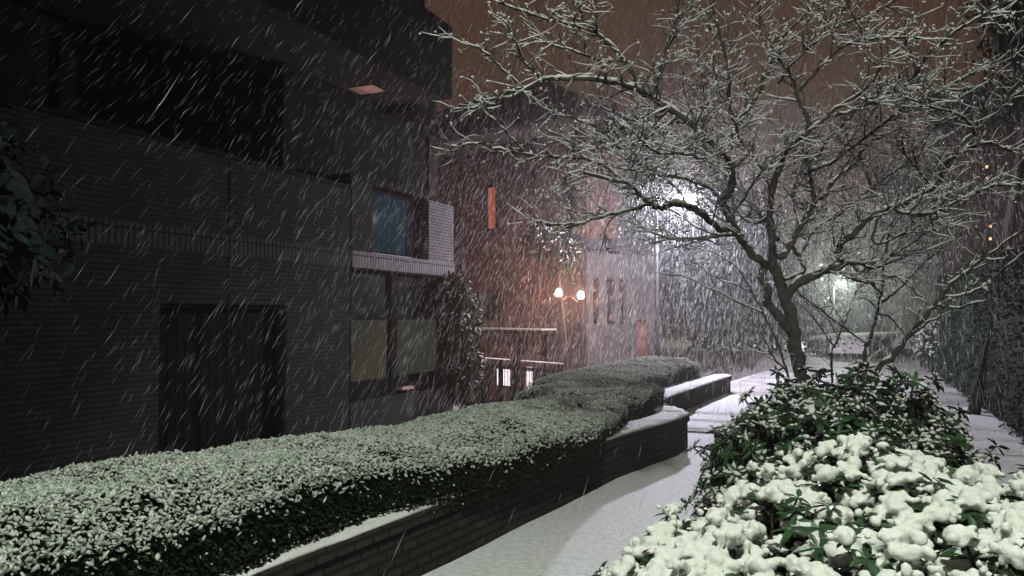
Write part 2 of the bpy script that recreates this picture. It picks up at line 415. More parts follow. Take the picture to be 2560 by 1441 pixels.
# ================================================================== CLIPPED HEDGES
def hedge(name, s0, s1, front, back, top, bot, label, n_top, n_front, group, notch=None, leaf=.032):
    """front/back: u of the two faces, top: crown height function"""
    root = empty(name, (*XY(np.array((s0 + s1) / 2), np.array((front + back) / 2)), bot))
    ox, oy, oz = root.location
    f0 = front
    front = lambda s: f0 + (.17 * math.exp(-((s - 5.7) / 1.25) ** 4) if s0 < 0 else 0)
    def surf(s, q):               # q 0..1 over the rounded top from front to back
        e = min(1, min(s - s0, s1 - s) / .35)
        e = math.sqrt(max(0, 1 - (1 - e) ** 2))
        b = .05 * fbm(s * 1.1, q * 2, 1.7) + .03 * fbm(s * 3.1, q * 3, 9.1)
        z = top(s) + b - .085 * (abs(2 * q - 1) ** 3.5) - (1 - e) * .28
        inset = (1 - e) * .22
        w = front(s) - back
        uu = front(s) - inset - q * (w - 2 * inset) + .10 * fbm(s * .9, 4.2) * (1 - q)
        return uu, z
    # dense inner mass
    ss = np.arange(s0 + .05, s1 - .04, .12)
    mb = MB(); V = []; qs = np.linspace(0, 1, 7); n = len(qs) + 2
    for s in ss:
        for k in range(n):
            if k == 0 or k == n - 1:
                uu, _ = surf(s, 0 if k == 0 else 1); z = bot
                uu += -.05 if k == 0 else .05
            else:
                uu, z = surf(s, qs[k - 1]); z -= .035
                uu += (-.04 if k == 1 else .04 if k == n - 2 else 0)
            x, y = s * DS + uu * DU
            V.append((x - ox, y - oy, z - oz))
    f = [(i * n + j, i * n + j + 1, (i + 1) * n + j + 1, (i + 1) * n + j) for i in range(len(ss) - 1) for j in range(n - 1)]
    mb.add(V, np.array(f)); mb.f.append(np.array([list(range(n))[::-1]])); mb.f.append(np.array([list(range((len(ss) - 1) * n, len(ss) * n))]))
    core = mb.build("inner_branches", M["leaf_hedge"], root)
    # leaves of the sides and the top
    lf = MB(); base, ax, nr = [], [], []
    out = np.array([DU[0], DU[1], 0]); fw = np.array([DS[0], DS[1], 0])
    for k in range(n_front):
        s = random.uniform(s0, s1); uu, zt = surf(s, 0)
        z = bot + (zt - bot) * random.uniform(-.05, 1.02)
        end = None
        if k % 9 == 0:            # the far and near ends
            end = random.choice((s0, s1)); s = end + (.1 if end == s0 else -.1); uu = front(s) - random.uniform(0, f0 - back)
        x, y = s * DS + uu * DU
        base.append((x - ox, y - oy, z - oz))
        o = out if end is None else (fw if end == s1 else -fw)
        a = o * random.uniform(.2, 1) + np.array([random.gauss(0, .5), random.gauss(0, .5), random.uniform(-.9, .5)])
        ax.append(a); nr.append(o * .6 + np.array([random.gauss(0, .4), random.gauss(0, .4), .8]))
    for k in range(n_top // 5):
        s = random.uniform(s0, s1); q = random.random(); uu, z = surf(s, q)
        x, y = s * DS + uu * DU
        base.append((x - ox, y - oy, z - oz - .035))
        ax.append(np.array([random.gauss(0, .7), random.gauss(0, .7), random.uniform(.2, .9)]) + out * (.5 - q)); nr.append(np.array([random.gauss(0, .5), random.gauss(0, .5), 1]))
    N = len(base)
    lf.leaves(np.array(base), np.array(ax), np.array(nr), RNG.uniform(.7, 1.3, N) * leaf, RNG.uniform(.4, .6, N) * leaf)
    lf.build("foliage", M["leaf_hedge"], root)
    # tufts of snow
    sn = MB(); c, a = [], []
    for k in range(n_top):
        s = random.uniform(s0, s1); q = random.random() ** 1.1; uu, z = surf(s, q)
        if random.random() < .35 - fbm(s * 2.3, q * 3.5, 7.7) * .9 - .2: continue
        if k % 15 == 0:
            uu, z = surf(s, 0); z -= random.expovariate(1 / .03); uu += .02
        x, y = s * DS + uu * DU
        c.append((x - ox, y - oy, z - oz + random.uniform(-.016, .02)))
        a.append(out * (.9 - q * 1.2) + np.array([random.gauss(0, .55), random.gauss(0, .55), random.gauss(-.05, .5)]))
    for k in range(int(n_front * .015)):       # a few flakes caught on the side
        s = random.uniform(s0, s1); uu, zt = surf(s, 0); z = zt - (zt - bot) * random.random() ** 1.6
        x, y = s * DS + (uu + .02) * DU
        c.append((x - ox, y - oy, z - oz)); a.append(np.array([random.gauss(0, 1), random.gauss(0, 1), random.gauss(0, .5)]))
    N = len(c)
    L = RNG.uniform(.35, 1.0, N) ** 1.4 * leaf * .72; L[-int(n_front * .015):] *= .6
    sn.blobs(np.array(c), np.array(a), L, L * RNG.uniform(.28, .55, N), L * RNG.uniform(.25, .45, N), .3)
    sn.build("snow_cover", M["snow_thin"], root, True)
    tag(root, label, "hedge", group)
def topA(s): return .80 + .05 * math.sin(s * .9) - .13 * min(1, max(0, (s - 5.6) / 1.6))
hedge("clipped_hedge", -1.2, 7.9, -2.81, -3.95, topA, .36, "long clipped hedge with snowy top, drooping over the low brick wall", 92000, 15000, "clipped snowy hedges above the low wall")
hedge("clipped_hedge", 7.75, 9.95, -3.10, -4.35, lambda s: .69 + .03 * (s - 7.8), .36, "middle clipped hedge set back behind the bare snowy wall ledge at the bend", 14000, 3800, "clipped snowy hedges above the low wall")
hedge("clipped_hedge", 9.9, 15.0, -3.98, -5.3, lambda s: .66 + .02 * (s - 10), .36, "small farthest clipped hedge behind the short wall, its snow lit violet by the lamp", 14000, 4500, "clipped snowy hedges above the low wall")

# ================================================================== BRICK BUILDING
BD = np.array([.3955, .9185])                 # along the facade
B0 = np.array([-2.72, 13.0])                  # foot of its vertical joint
BN = np.array([.9185, -.3955])                # out of the facade
def W(px, py, out=0.0):                       # photograph pixel -> (x along facade, z), on a plane this far in front of it
    d = ray(px, py)
    k = (B0 @ BN + out) / (d[0] * BN[0] + d[1] * BN[1])
    q = np.array([d[0] * k, d[1] * k])
    return float((q - B0) @ BD), HC + d[2] * k
def holed_wall(mb, x0, x1, z0, z1, holes, y0, y1):
    xs = sorted({x0, x1, *[h[0] for h in holes], *[h[1] for h in holes]}); zs = sorted({z0, z1, *[h[2] for h in holes], *[h[3] for h in holes]})
    def solid(i, j):
        if i < 0 or j < 0 or i >= len(xs) - 1 or j >= len(zs) - 1: return False
        cx, cz = (xs[i] + xs[i + 1]) / 2, (zs[j] + zs[j + 1]) / 2
        return not any(h[0] < cx < h[1] and h[2] < cz < h[3] for h in holes)
    for i in range(len(xs) - 1):
        for j in range(len(zs) - 1):
            if not solid(i, j): continue
            a, b, c, d = xs[i], xs[i + 1], zs[j], zs[j + 1]
            mb.add([(a, y0, c), (b, y0, c), (b, y0, d), (a, y0, d)], [(0, 1, 2, 3)])
            mb.add([(a, y1, c), (b, y1, c), (b, y1, d), (a, y1, d)], [(3, 2, 1, 0)])
            if not solid(i - 1, j): mb.add([(a, y0, c), (a, y0, d), (a, y1, d), (a, y1, c)], [(0, 1, 2, 3)])
            if not solid(i + 1, j): mb.add([(b, y0, c), (b, y1, c), (b, y1, d), (b, y0, d)], [(0, 1, 2, 3)])
            if not solid(i, j - 1): mb.add([(a, y0, c), (a, y1, c), (b, y1, c), (b, y0, c)], [(0, 1, 2, 3)])
            if not solid(i, j + 1): mb.add([(a, y0, d), (b, y0, d), (b, y1, d), (a, y1, d)], [(0, 1, 2, 3)])
    return mb

def build_brick_building():
    root = empty("brick_building", (B0[0], B0[1], 0), math.atan2(BD[1], BD[0]))
    XL = -22.0
    xr = W(1134, 600)[0]                       # outer corner of the pier
    band_t, band_b = W(877, 626)[1], W(877, 668)[1]
    par = W(720, 435)[1]                       # top of the parapet
    dx0, dx1 = W(398, 900)[0], W(716, 900)[0]; dzt, dzb = W(716, 764)[1], -.4
    ux0, ux1 = W(932, 560)[0], W(1072, 560)[0]; uzb, uzt = band_t + .002, W(1072, 500)[1]
    # ---- lower wall with the dark doorway and the window bay
    mb = MB()
    gx1 = W(1112, 800)[0]
    holed_wall(mb, XL, xr, -1.6, band_b, [(dx0, dx1, dzb, dzt), (.012, gx1, .1, band_b - .02)], 0, .38)
    holed_wall(mb, XL, -.004, band_t, par, [], 0, .38)
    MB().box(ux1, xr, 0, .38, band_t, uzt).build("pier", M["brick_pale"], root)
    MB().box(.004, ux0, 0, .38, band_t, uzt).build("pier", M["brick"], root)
    mb.box(xr - .38, xr, .385, 12, -1.6, 5.4)              # end wall
    mb.box(XL, xr - .4, .385, 1.9, band_b, band_b + .25)   # balcony floor
    mb.build("wall", M["brick"], root)
    MB().box(XL, xr - .4, 1.9, 2.2, par - .9, 5.5).build("balcony_wall", M["panel_dark"], root)
    # soldier courses, each a little proud of the wall
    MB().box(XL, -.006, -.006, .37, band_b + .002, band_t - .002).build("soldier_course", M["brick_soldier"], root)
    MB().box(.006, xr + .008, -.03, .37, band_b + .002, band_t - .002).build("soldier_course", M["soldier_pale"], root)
    MB().box(-.012, .012, -.01, .02, -.5, band_b).box(-.005, .005, -.01, .02, band_t, uzt - .02).build("vertical_joint", M["panel_dark"], root)
    xd = W(573, 560)[0]
    MB().box(xd - .01, xd + .01, -.008, .02, -.3, par - .02).build("drainpipe", M["panel_dark"], root)
    # parapet cap and cap over the pier
    MB().box(XL, -.02, -.05, .42, par, par + .06).build("parapet_cap", M["panel_dark"], root)
    MB().box(ux0 - .7, xr - .25, -.02, .4, uzt, uzt + .09).build("lintel", M["panel_dark"], root)
    # ---- dark doorway with vertical boards
    d = MB(); k = int((dx1 - dx0) / .13); wv = (dx1 - dx0) / k
    for i in range(k):
        d.box(dx0 + i * wv + .006, dx0 + (i + 1) * wv - .006, .16, .20, dzb, dzt - .03)
    d.box(dx0, dx1, .21, .24, dzb, dzt)
    dr = d.build("door", M["wood_dark"], root); dr["label"] = "wide dark boarded garage door"
    MB().box(dx0 - .0, dx0 + .05, .05, .15, dzb, dzt).box(dx1 - .05, dx1, .05, .15, dzb, dzt).box(dx0 + .05, dx1 - .05, .05, .15, dzt - .05, dzt).build("door_frame", M["metal_dark"], dr)
    # ---- ground floor windows: dark upper lights, faintly glowing blinds behind the lower panes
    zt, zm, zb, zs = band_b - .03, W(940, 797)[1], W(940, 950)[1], W(940, 1000)[1]
    m0, m1 = W(988, 800)[0], W(1003, 800)[0]
    for (a, b, blind, lab) in ((.03, m0, "blind_glow_warm", "window with faintly glowing warmer blind"), (m1, gx1 - .06, "blind_glow_cool", "window with faintly glowing greenish grey blind")):
        fr = MB()
        fr.box(a, b, .12, .2, zt - .05, zt).box(a, b, .12, .2, zm - .025, zm + .025).box(a, b, .12, .2, zb - .07, zb)
        fr.box(a, a + .05, .12, .2, zb, zm - .025).box(b - .05, b, .12, .2, zb, zm - .025).box(a, a + .05, .12, .2, zm + .025, zt - .05).box(b - .05, b, .12, .2, zm + .025, zt - .05)
        w_ = fr.build("window", M["metal_dark"], root); w_["label"] = lab
        MB().box(a + .05, b - .05, .15, .165, zm + .025, zt - .05).build("pane", M["glass_dark"], w_)
        MB().box(a + .05, b - .05, .15, .165, zb, zm - .025).build("blind", M[blind], w_)
    for a, b in ((m0, m1), (gx1 - .06, gx1)): MB().box(a, b, .08, .22, .1, zt).build("mullion", M["metal_dark"], root)
    for a, b in ((.03, m0 - .003), (m1 + .003, gx1 - .065)):
        MB().box(a, b, .1, .2, zs, zb - .075).build("sill_panel", M["wood_dark"], root)
        MB().box(a, b, .09, .2, .1, zs - .003).build("base_panel", M["glass_teal"], root)
    MB().box(m1 + .03, m1 + .45, -.02, .085, zs + .09, zs + .14).build("sill", M["copper"], root)
    # ---- upper window
    ug = W(1040, 560)[0]
    fr = MB().box(ux0, ux1, .2, .3, uzt - .06, uzt).box(ux0, ux1, .2, .3, uzb, uzb + .07).box(ux0, ux0 + .05, .2, .3, uzb + .07, uzt - .06).box(ug, ux1, .22, .3, uzb + .07, uzt - .06)
    w_ = fr.build("window", M["metal_dark"], root); w_["label"] = "upper window with teal glass"
    MB().box(ux0 + .05, ug, .23, .245, uzb + .07, uzt - .06).build("pane", M["glass_teal"], w_)
    MB().box(ux0 + .05, ug + .1, .17, .2, uzb + .0, uzb + .03).build("snow_cover", M["snow"], w_)
    # ---- floor behind balcony: pale panel
    q0, q1 = W(590, 300)[0] - 1.0, W(690, 300)[0] - .7
    MB().box(q0, q1, 1.86, 1.895, par - .5, 5.3).build("balcony_panel", M["panel_grey"], root)
    for a in (q0 - .25, q1): MB().box(a, a + .25, 1.84, 1.895, par - .5, 5.3).build("panel_frame", M["metal_dark"], root)
    # ---- projecting upper storey
    x2, zs0 = W(1130, 262, 1.0)
    zr = W(1130, 68, 1.0)[1]
    bx = MB()
    hole = (.4, .9)
    bx.box(XL, x2, -1.0, 3, zs0 + .14, zr)
    bx.build("upper_storey", M["panel_dark"], root)
    so = MB()
    so.box(XL, hole[0], -.98, 1.9, zs0 + .1, zs0 + .138).box(hole[1], x2 - .02, -.98, 1.9, zs0 + .1, zs0 + .138)
    so.box(hole[0], hole[1], -.98, -.15, zs0 + .1, zs0 + .138).box(hole[0], hole[1], .42, 1.9, zs0 + .1, zs0 + .138)
    so.build("soffit", M["soffit"], root)
    lp = MB().box(hole[0], hole[1], -.15, .42, zs0 + .125, zs0 + .138).build("ceiling_light", M["soffit_light"], root); lp["label"] = "dim pink lit panel in the soffit"
    x3 = W(1090, 275, .25)[0]
    MB().box(x2 - .01, x3, -.25, 3, zs0 - .02, zr - .25).build("upper_storey", M["panel_dark"], root)
    fb = MB().box(XL, x2 - .25, -1.03, -1.0, zs0 + .02, zs0 + .2).build("fascia", M["metal_dark"], root)
    # two narrow brick piers between balcony floor and soffit, and the tall set back part
    MB().box(XL, W(1062, 10, -.9)[0], .9, 8, zr + .01, 13).build("tower", M["panel_dark"], root)
    MB().box(-1.2, W(1080, 400, -.45)[0], .45, .8, band_t + .3, zs0 + .095).build("upper_wall", M["panel_dark"], root)
    tag(root, "dark modern brick building with boarded doorway, window bay and overhanging upper storey", "building")
    return root
M["blind_glow_warm"] = emit_mat("blind_glow_warm", (.044, .040, .028), 1.0, (.030, .031, .024), .8)  # dim room light given as emission of the blinds themselves
M["blind_glow_cool"] = emit_mat("blind_glow_cool", (.034, .037, .029), 1.0, (.029, .031, .025), .8)
M["soffit_light"] = emit_mat("soffit_light", (.11, .06, .055), 1.0, (.24, .12, .10), 2.2)
M["panel_grey"] = mat("panel_grey", (.016, .018, .017), .8, .2, 2, spec=.05)
M["copper"] = mat("copper", (.35, .22, .17), .4, .2, 6)  # pale copper tone of the short sill
build_brick_building()

# ================================================================== GABLED BRICK HOUSE BEHIND
HD = np.array([.757, -.653]); H0 = np.array([-.37, 24.0]); HN = np.array([-.653, -.757])
def WH(px, py):
    d = ray(px, py); k = (H0 @ HN) / (d[0] * HN[0] + d[1] * HN[1])
    q = np.array([d[0] * k, d[1] * k]); return float((q - H0) @ HD), HC + d[2] * k
def build_house():
    root = empty("gabled_house", (H0[0], H0[1], 0), math.atan2(HD[1], HD[0]))   # local -y faces the path
    xl, xr = -9.0, WH(1467, 700)[0]
    zc = WH(1250, 388)[1]; ze = WH(1300, 318)[1]
    sx0, sx1 = WH(1215, 520)[0], WH(1240, 520)[0]; sz0, sz1 = WH(1228, 572)[1], WH(1228, 468)[1]
    bx = [(WH(1236, 945)[0], WH(1296, 945)[0], WH(1270, 966)[1], WH(1270, 924)[1]), (WH(1310, 945)[0], WH(1352, 945)[0], WH(1330, 985)[1], WH(1330, 918)[1])]
    mb = MB()
    holed_wall(mb, xl, xr, -1.5, zc, [(sx0, sx1, sz0, sz1)] + bx, 0, .35)
    mb.box(xr - .35, xr, .352, 3.0, -1.5, zc)
    mb.build("wall", M["brick_house"], root)
    MB().box(xl, xr + .03, -.05, .35, zc + .14, ze).build("stucco_band", M["stucco"], root)
    MB().box(xl, xr + .1, -.16, .35, zc, zc + .137).build("cornice", M["fascia_red"], root)
    # hipped roof
    ax, az = WH(1372, 205)
    apex = WH(1372, 205)
    rf = MB()
    e = .45
    xr2 = xr + .55
    # ridge runs back-left from the apex
    A = (apex[0] - 1.35, 1.6, 9.2); Bk = (xl - 1, 1.6, 8.9)
    rf.add([(xl - 1, -e, ze), (xr2, -e, ze), (xr2, 3.7, ze), (xl - 1, 3.7, ze), A, Bk], [(0, 1, 4, 5)])
    rf.f.append(np.array([(1, 2, 4)])); rf.f.append(np.array([(2, 3, 5, 4)])); rf.f.append(np.array([(3, 0, 5)])); rf.f.append(np.array([(0, 3, 2, 1)]))
    rf.build("roof", M["roof"], root)
    fr = MB().box(sx0 - .07, sx0, -.03, .1, sz0 - .07, sz1 + .07).box(sx1, sx1 + .07, -.03, .1, sz0 - .07, sz1 + .07).box(sx0, sx1, -.03, .1, sz1, sz1 + .07).box(sx0, sx1, -.03, .1, sz0 - .07, sz0)
    w_ = fr.build("window", M["metal_dark"], root); w_["label"] = "narrow tall window glowing orange"
    MB().box(sx0, sx1, .1, .12, sz0, sz1).build("pane", M["orange_pane"], w_)
    for i, (a, b, c, d) in enumerate(bx):
        w_ = MB().box(a - .06, a, -.02, .1, c, d).box(b, b + .06, -.02, .1, c, d).build("window", M["metal_dark"], root); w_["label"] = "bright low window behind the slatted gate"
        MB().box(a, b, .1, .12, c, d).build("pane", M["bright_pane"], w_)
    # snowy canopy ledge
    cx0, cx1 = WH(1190, 830)[0], WH(1396, 830)[0]; cz = WH(1300, 824)[1]
    cn = MB().box(cx0, cx1, -.75, 0, cz - .12, cz).build("canopy", M["wood_dark"], root)
    MB().box(cx0 + .01, cx1 - .01, -.77, -.01, cz, cz + .045).build("snow_cover", M["snow_thin"], cn)
    # dark drainpipe and upright strips on the facade, ground floor openings
    px = WH(1427, 700)[0]
    MB().box(px - .12, px + .1, -.02, .04, cz + .2, zc - .02).build("drainpipe", M["wood_dark"], root)
    for q in (1303, 1362, 1388):
        a = WH(q, 850)[0]
        MB().box(a - .11, a + .09, -.02, .03, -1.2, cz - .13).build("post", M["wood_dark"], root)
    gx = WH(1215, 760)[0]
    w_ = MB().box(gx - .5, gx + .55, -.02, .03, cz + .3, cz + 1.2).build("window", M["glass_dark"], root); w_["label"] = "unlit dark window above the canopy"
    tag(root, "brown brick house with dark hipped roof and one narrow orange window", "house")
M["orange_pane"] = emit_mat("orange_pane", (.26, .055, .022), 1.0, (.36, .085, .04), 3.5)
M["bright_pane"] = emit_mat("bright_pane", (1.0, .74, .78), 2.2, (1.0, .84, .92), 1.4)
build_house()

# ------------------------------------------------------------------ slatted gate with dark posts in front of the house
def build_gate():
    a, b = P(1205, 930, 20.3), P(1408, 930, 17.8)
    d = np.array([b.x - a.x, b.y - a.y]); L = np.linalg.norm(d); d /= L
    root = empty("slatted_gate", (a.x, a.y, -1.2), math.atan2(d[1], d[0]))
    zt = .42 + 1.2
    sl = MB(); k = int(L / .062)
    for i in range(k):
        x = .03 + i * L / k
        sl.box(x - .012, x + .012, -.004, .004, .05, zt + .02 * math.sin(i * .8))
    sl.build("slats", M["wood_dark"], root)
    sn = MB()
    for i in range(k):
        x = .03 + i * L / k
        sn.box(x - .013, x + .013, -.022, .018, zt + .03, zt + .05)
    sn.build("snow_cover", M["snow"], root)
    for i, z in enumerate((.5, zt - .20)):
        MB().box(0, L, -.05, -.016, z, z + .09).build("rail", M["wood_dark"], root)
    for q in (.02, .33, .93, L - .02):
        MB().box(q * 1.0 - .06, q + .06, -.11, -.052, -.1, zt + .02).build("post", M["wood_dark"], root)
    q = L * .505
    MB().box(q - .16, q + .16, -.2, -.112, -.1, zt + .08).build("post", M["wood_dark"], root)["label"] = "broad dark gate post"
    tag(root, "dark slatted gate with bright window light shining between its slats", "gate")
build_gate()

# ------------------------------------------------------------------ grey rendered annex with narrow windows
def build_annex():
    a = P(1468, 800, 21.5); b = P(1650, 800, 23.5)
    d = np.array([b.x - a.x, b.y - a.y]); L = np.linalg.norm(d); d /= L
    root = empty("grey_annex", (a.x, a.y, 0), math.atan2(d[1], d[0]))
    zt = P(1500, 628, 22).z; w0, w1 = P(1500, 810, 22).z, P(1500, 697, 22).z
    xs = [(x - 1468) / 182 * L for x in (1482, 1496, 1514, 1534, 1545, 1562)]
    hol = [(xs[0], xs[1], w0, w1), (xs[2], xs[3], w0, w1), (xs[4], xs[5], w0, w1)]
    dx0, dx1 = (1590 - 1468) / 182 * L, (1622 - 1468) / 182 * L
    dz = P(1600, 800, 23).z
    mb = MB(); holed_wall(mb, 0, L, -1.3, zt, hol + [(dx0, dx1, -1.25, dz)], 0, .3)
    mb.box(0, .3, .302, 5, -1.3, zt).box(L - .3, L, .302, 5, -1.3, zt)
    mb.build("wall", M["render_grey"], root)
    for (p, q, r, s) in hol:
        w_ = MB().box(p, q, .02, .05, r, r + .04).box(p, q, .02, .05, s - .04, s).build("window", M["metal_dark"], root)
        MB().box(p, q, .12, .14, r, s).build("pane", M["glass_dark"], w_)
    MB().box(dx0, dx1, .1, .14, -1.25, dz).build("door", M["door_red"], root)["label"] = "dull red door"
    rf = MB(); rf.add([(-.2, -.3, zt), (L + .3, -.3, zt), (L + .3, 5, zt), (-.2, 5, zt), (.6, 2.3, zt + 1.5), (L - .5, 2.3, zt + 1.5)], [(0, 1, 5, 4), (2, 3, 4, 5), (3, 2, 1, 0)])
    rf.f.append(np.array([(1, 2, 5), (3, 0, 4)]))
    rf.build("roof", M["roof"], root)
    tag(root, "low grey rendered annex with three narrow dark windows and a red door", "building")
build_annex()

# ================================================================== LAMPS
def twin_lamp():
    base = P(1454, 740, 18.6); gl = [P(1397, 733, 18.6), P(1452, 739, 18.6)]
    root = empty("twin_globe_lamp", (base.x, base.y, -1.2))
    o = Vector(root.location)
    zt = gl[1].z - .1 - o.z
    MB().tube([(0, 0, -.1), (0, 0, .25), (0, 0, .3), (0, 0, zt - .03)], [.075, .07, .04, .035], 10).build("pole", M["pole"], root, True)
    l = gl[0] - o; r = gl[1] - o
    pts = [l + Vector((0, 0, -.13)), l + Vector((.06, 0, -.13))]
    for t in np.linspace(0, 1, 12):
        pts.append(Vector((l.x + .08 + (r.x - l.x - .16) * t, 0, l.z * (1 - t) + r.z * t - .2 + .13 * math.sin(math.pi * t))))
    pts.append(r + Vector((0, 0, -.13)))
    MB().tube(pts, .022, 8).build("arm", M["pole"], root, True)
    for g in (l, r):
        gb = MB(); gb.blobs([g], [(0, 0, 1)], .115, .09, .09, 0, OCT2)
        ob = gb.build("globe", M["globe_warm"], root, True)
        MB().tube([(g.x, g.y, g.z - .16), (g.x, g.y, g.z - .09)], [.03, .06], 10).build("globe_cup", M["pole"], ob, True)
    for g in gl: lamp_light("bulb", g, TWIN_W, TWIN_C, .05, root)
    tag(root, "short post lamp with two warm glowing globes on an arched arm", "street lamp")
M["globe_warm"] = globe_mat("globe_warm", (1.0, .72, .62), 3.0)
M["globe_white"] = globe_mat("globe_white", (.93, .92, 1.0), 45.0)
M["globe_pale"] = globe_mat("globe_pale", (.95, 1.0, .93), 30.0)
twin_lamp()

def street_lamp(name, head, zg, arm, watts, col, m, label, size=1.0, spot=None, aim=None, blend=.6):
    """curved-neck park lamp; arm = xy vector from the pole to the lamp head"""
    head = Vector(head)
    root = empty(name, (head.x - arm[0], head.y - arm[1], zg))
    o = Vector(root.location); h = head - o
    pts = [(0, 0, -.2), (0, 0, .9), (0, 0, .92), (0, 0, h.z - .25)]
    rad = [.075, .07, .05, .04]
    MB().tube(pts, rad, 10).build("pole", M["pole"], root, True)
    ap = [(arm[0] * t, arm[1] * t, h.z - .26 + .42 * math.sin(t * math.pi * .72)) for t in np.linspace(0, 1, 10)]
    MB().tube(ap, .026, 8).build("arm", M["pole"], root, True)
    hd = MB()
    ring = [(h.z + .115, .05), (h.z + .10, .11), (h.z + .06, .17), (h.z + .045, .185)]
    V = []; n = 16
    for z, r in ring:
        V += [(h.x + r * size * math.cos(2 * math.pi * i / n), h.y + r * size * math.sin(2 * math.pi * i / n), z) for i in range(n)]
    f = [(j * n + i, j * n + (i + 1) % n, (j + 1) * n + (i + 1) % n, (j + 1) * n + i) for j in range(3) for i in range(n)]
    hd.add(V, np.array(f)[:, ::-1]); hd.f.append(np.array([list(range(n))]))
    hh = hd.build("lamp_head", M["pole"], root, True)
    gb = MB(); gb.blobs([h + Vector((0, 0, -.02))], [(0, 0, 1)], .09 * size, .115 * size, .115 * size, 0, OCT2)
    gb.build("globe", m, root, True)
    sc = MB(); sc.blobs([h + Vector((0, 0, .13))], [(1, 0, 0)], .15 * size, .15 * size, .045, .05, OCT2)
    sc.build("snow_cover", M["snow"], hh, True)
    lamp_light("bulb", head + Vector((0, 0, -.02)), watts, col, .09 * size, root, spot, aim, blend)
    tag(root, label, "street lamp", "lamps along the path")
street_lamp("street_lamp", P(1715, 498, 18.0), .0, (.72, .1), MAIN_W, MAIN_C, M["globe_white"], "brightest street lamp, violet white, shining through the snowy tree branches", 1.9)
street_lamp("street_lamp", P(2108, 706, 36.0), .0, (.5, .1), ROAD_W, ROAD_C, M["globe_white"], "distant white street lamp over the road beyond the tree trunk", .9)
street_lamp("street_lamp", P(2055, 664, 48.0), .0, (.5, .1), ROAD_W * .6, ROAD_C, M["globe_pale"], "farthest tiny street lamp seen just under the tree's low limb", 1.0)
# the same kind of lamp stands on the path behind the photographer and lights the near bushes
street_lamp("street_lamp", (-.15, -1.2, 6.6), 0, (-.6, .25), FRONT_W, FRONT_C, M["globe_pale"], "street lamp standing on the path behind the viewpoint", 1.0, 72, (1.5, 4.9, 1.1), .25)

# ================================================================== BARE SNOWY TREES AND SHRUBS
def smooth(pts, k=5, wob=0.0):
    pts = np.asarray(pts, float)
    p = np.vstack([2 * pts[0] - pts[1], pts, 2 * pts[-1] - pts[-2]])
    out = []
    for i in range(1, len(p) - 2):
        for t in np.arange(k) / k:
            out.append(.5 * (2 * p[i] + (p[i + 1] - p[i - 1]) * t + (2 * p[i - 1] - 5 * p[i] + 4 * p[i + 1] - p[i + 2]) * t * t + (3 * p[i] - p[i - 1] - 3 * p[i + 1] + p[i + 2]) * t ** 3))
    out.append(pts[-1]); out = np.array(out)
    if wob: out[1:-1] += RNG.normal(0, wob, (len(out) - 2, 3))
    return out

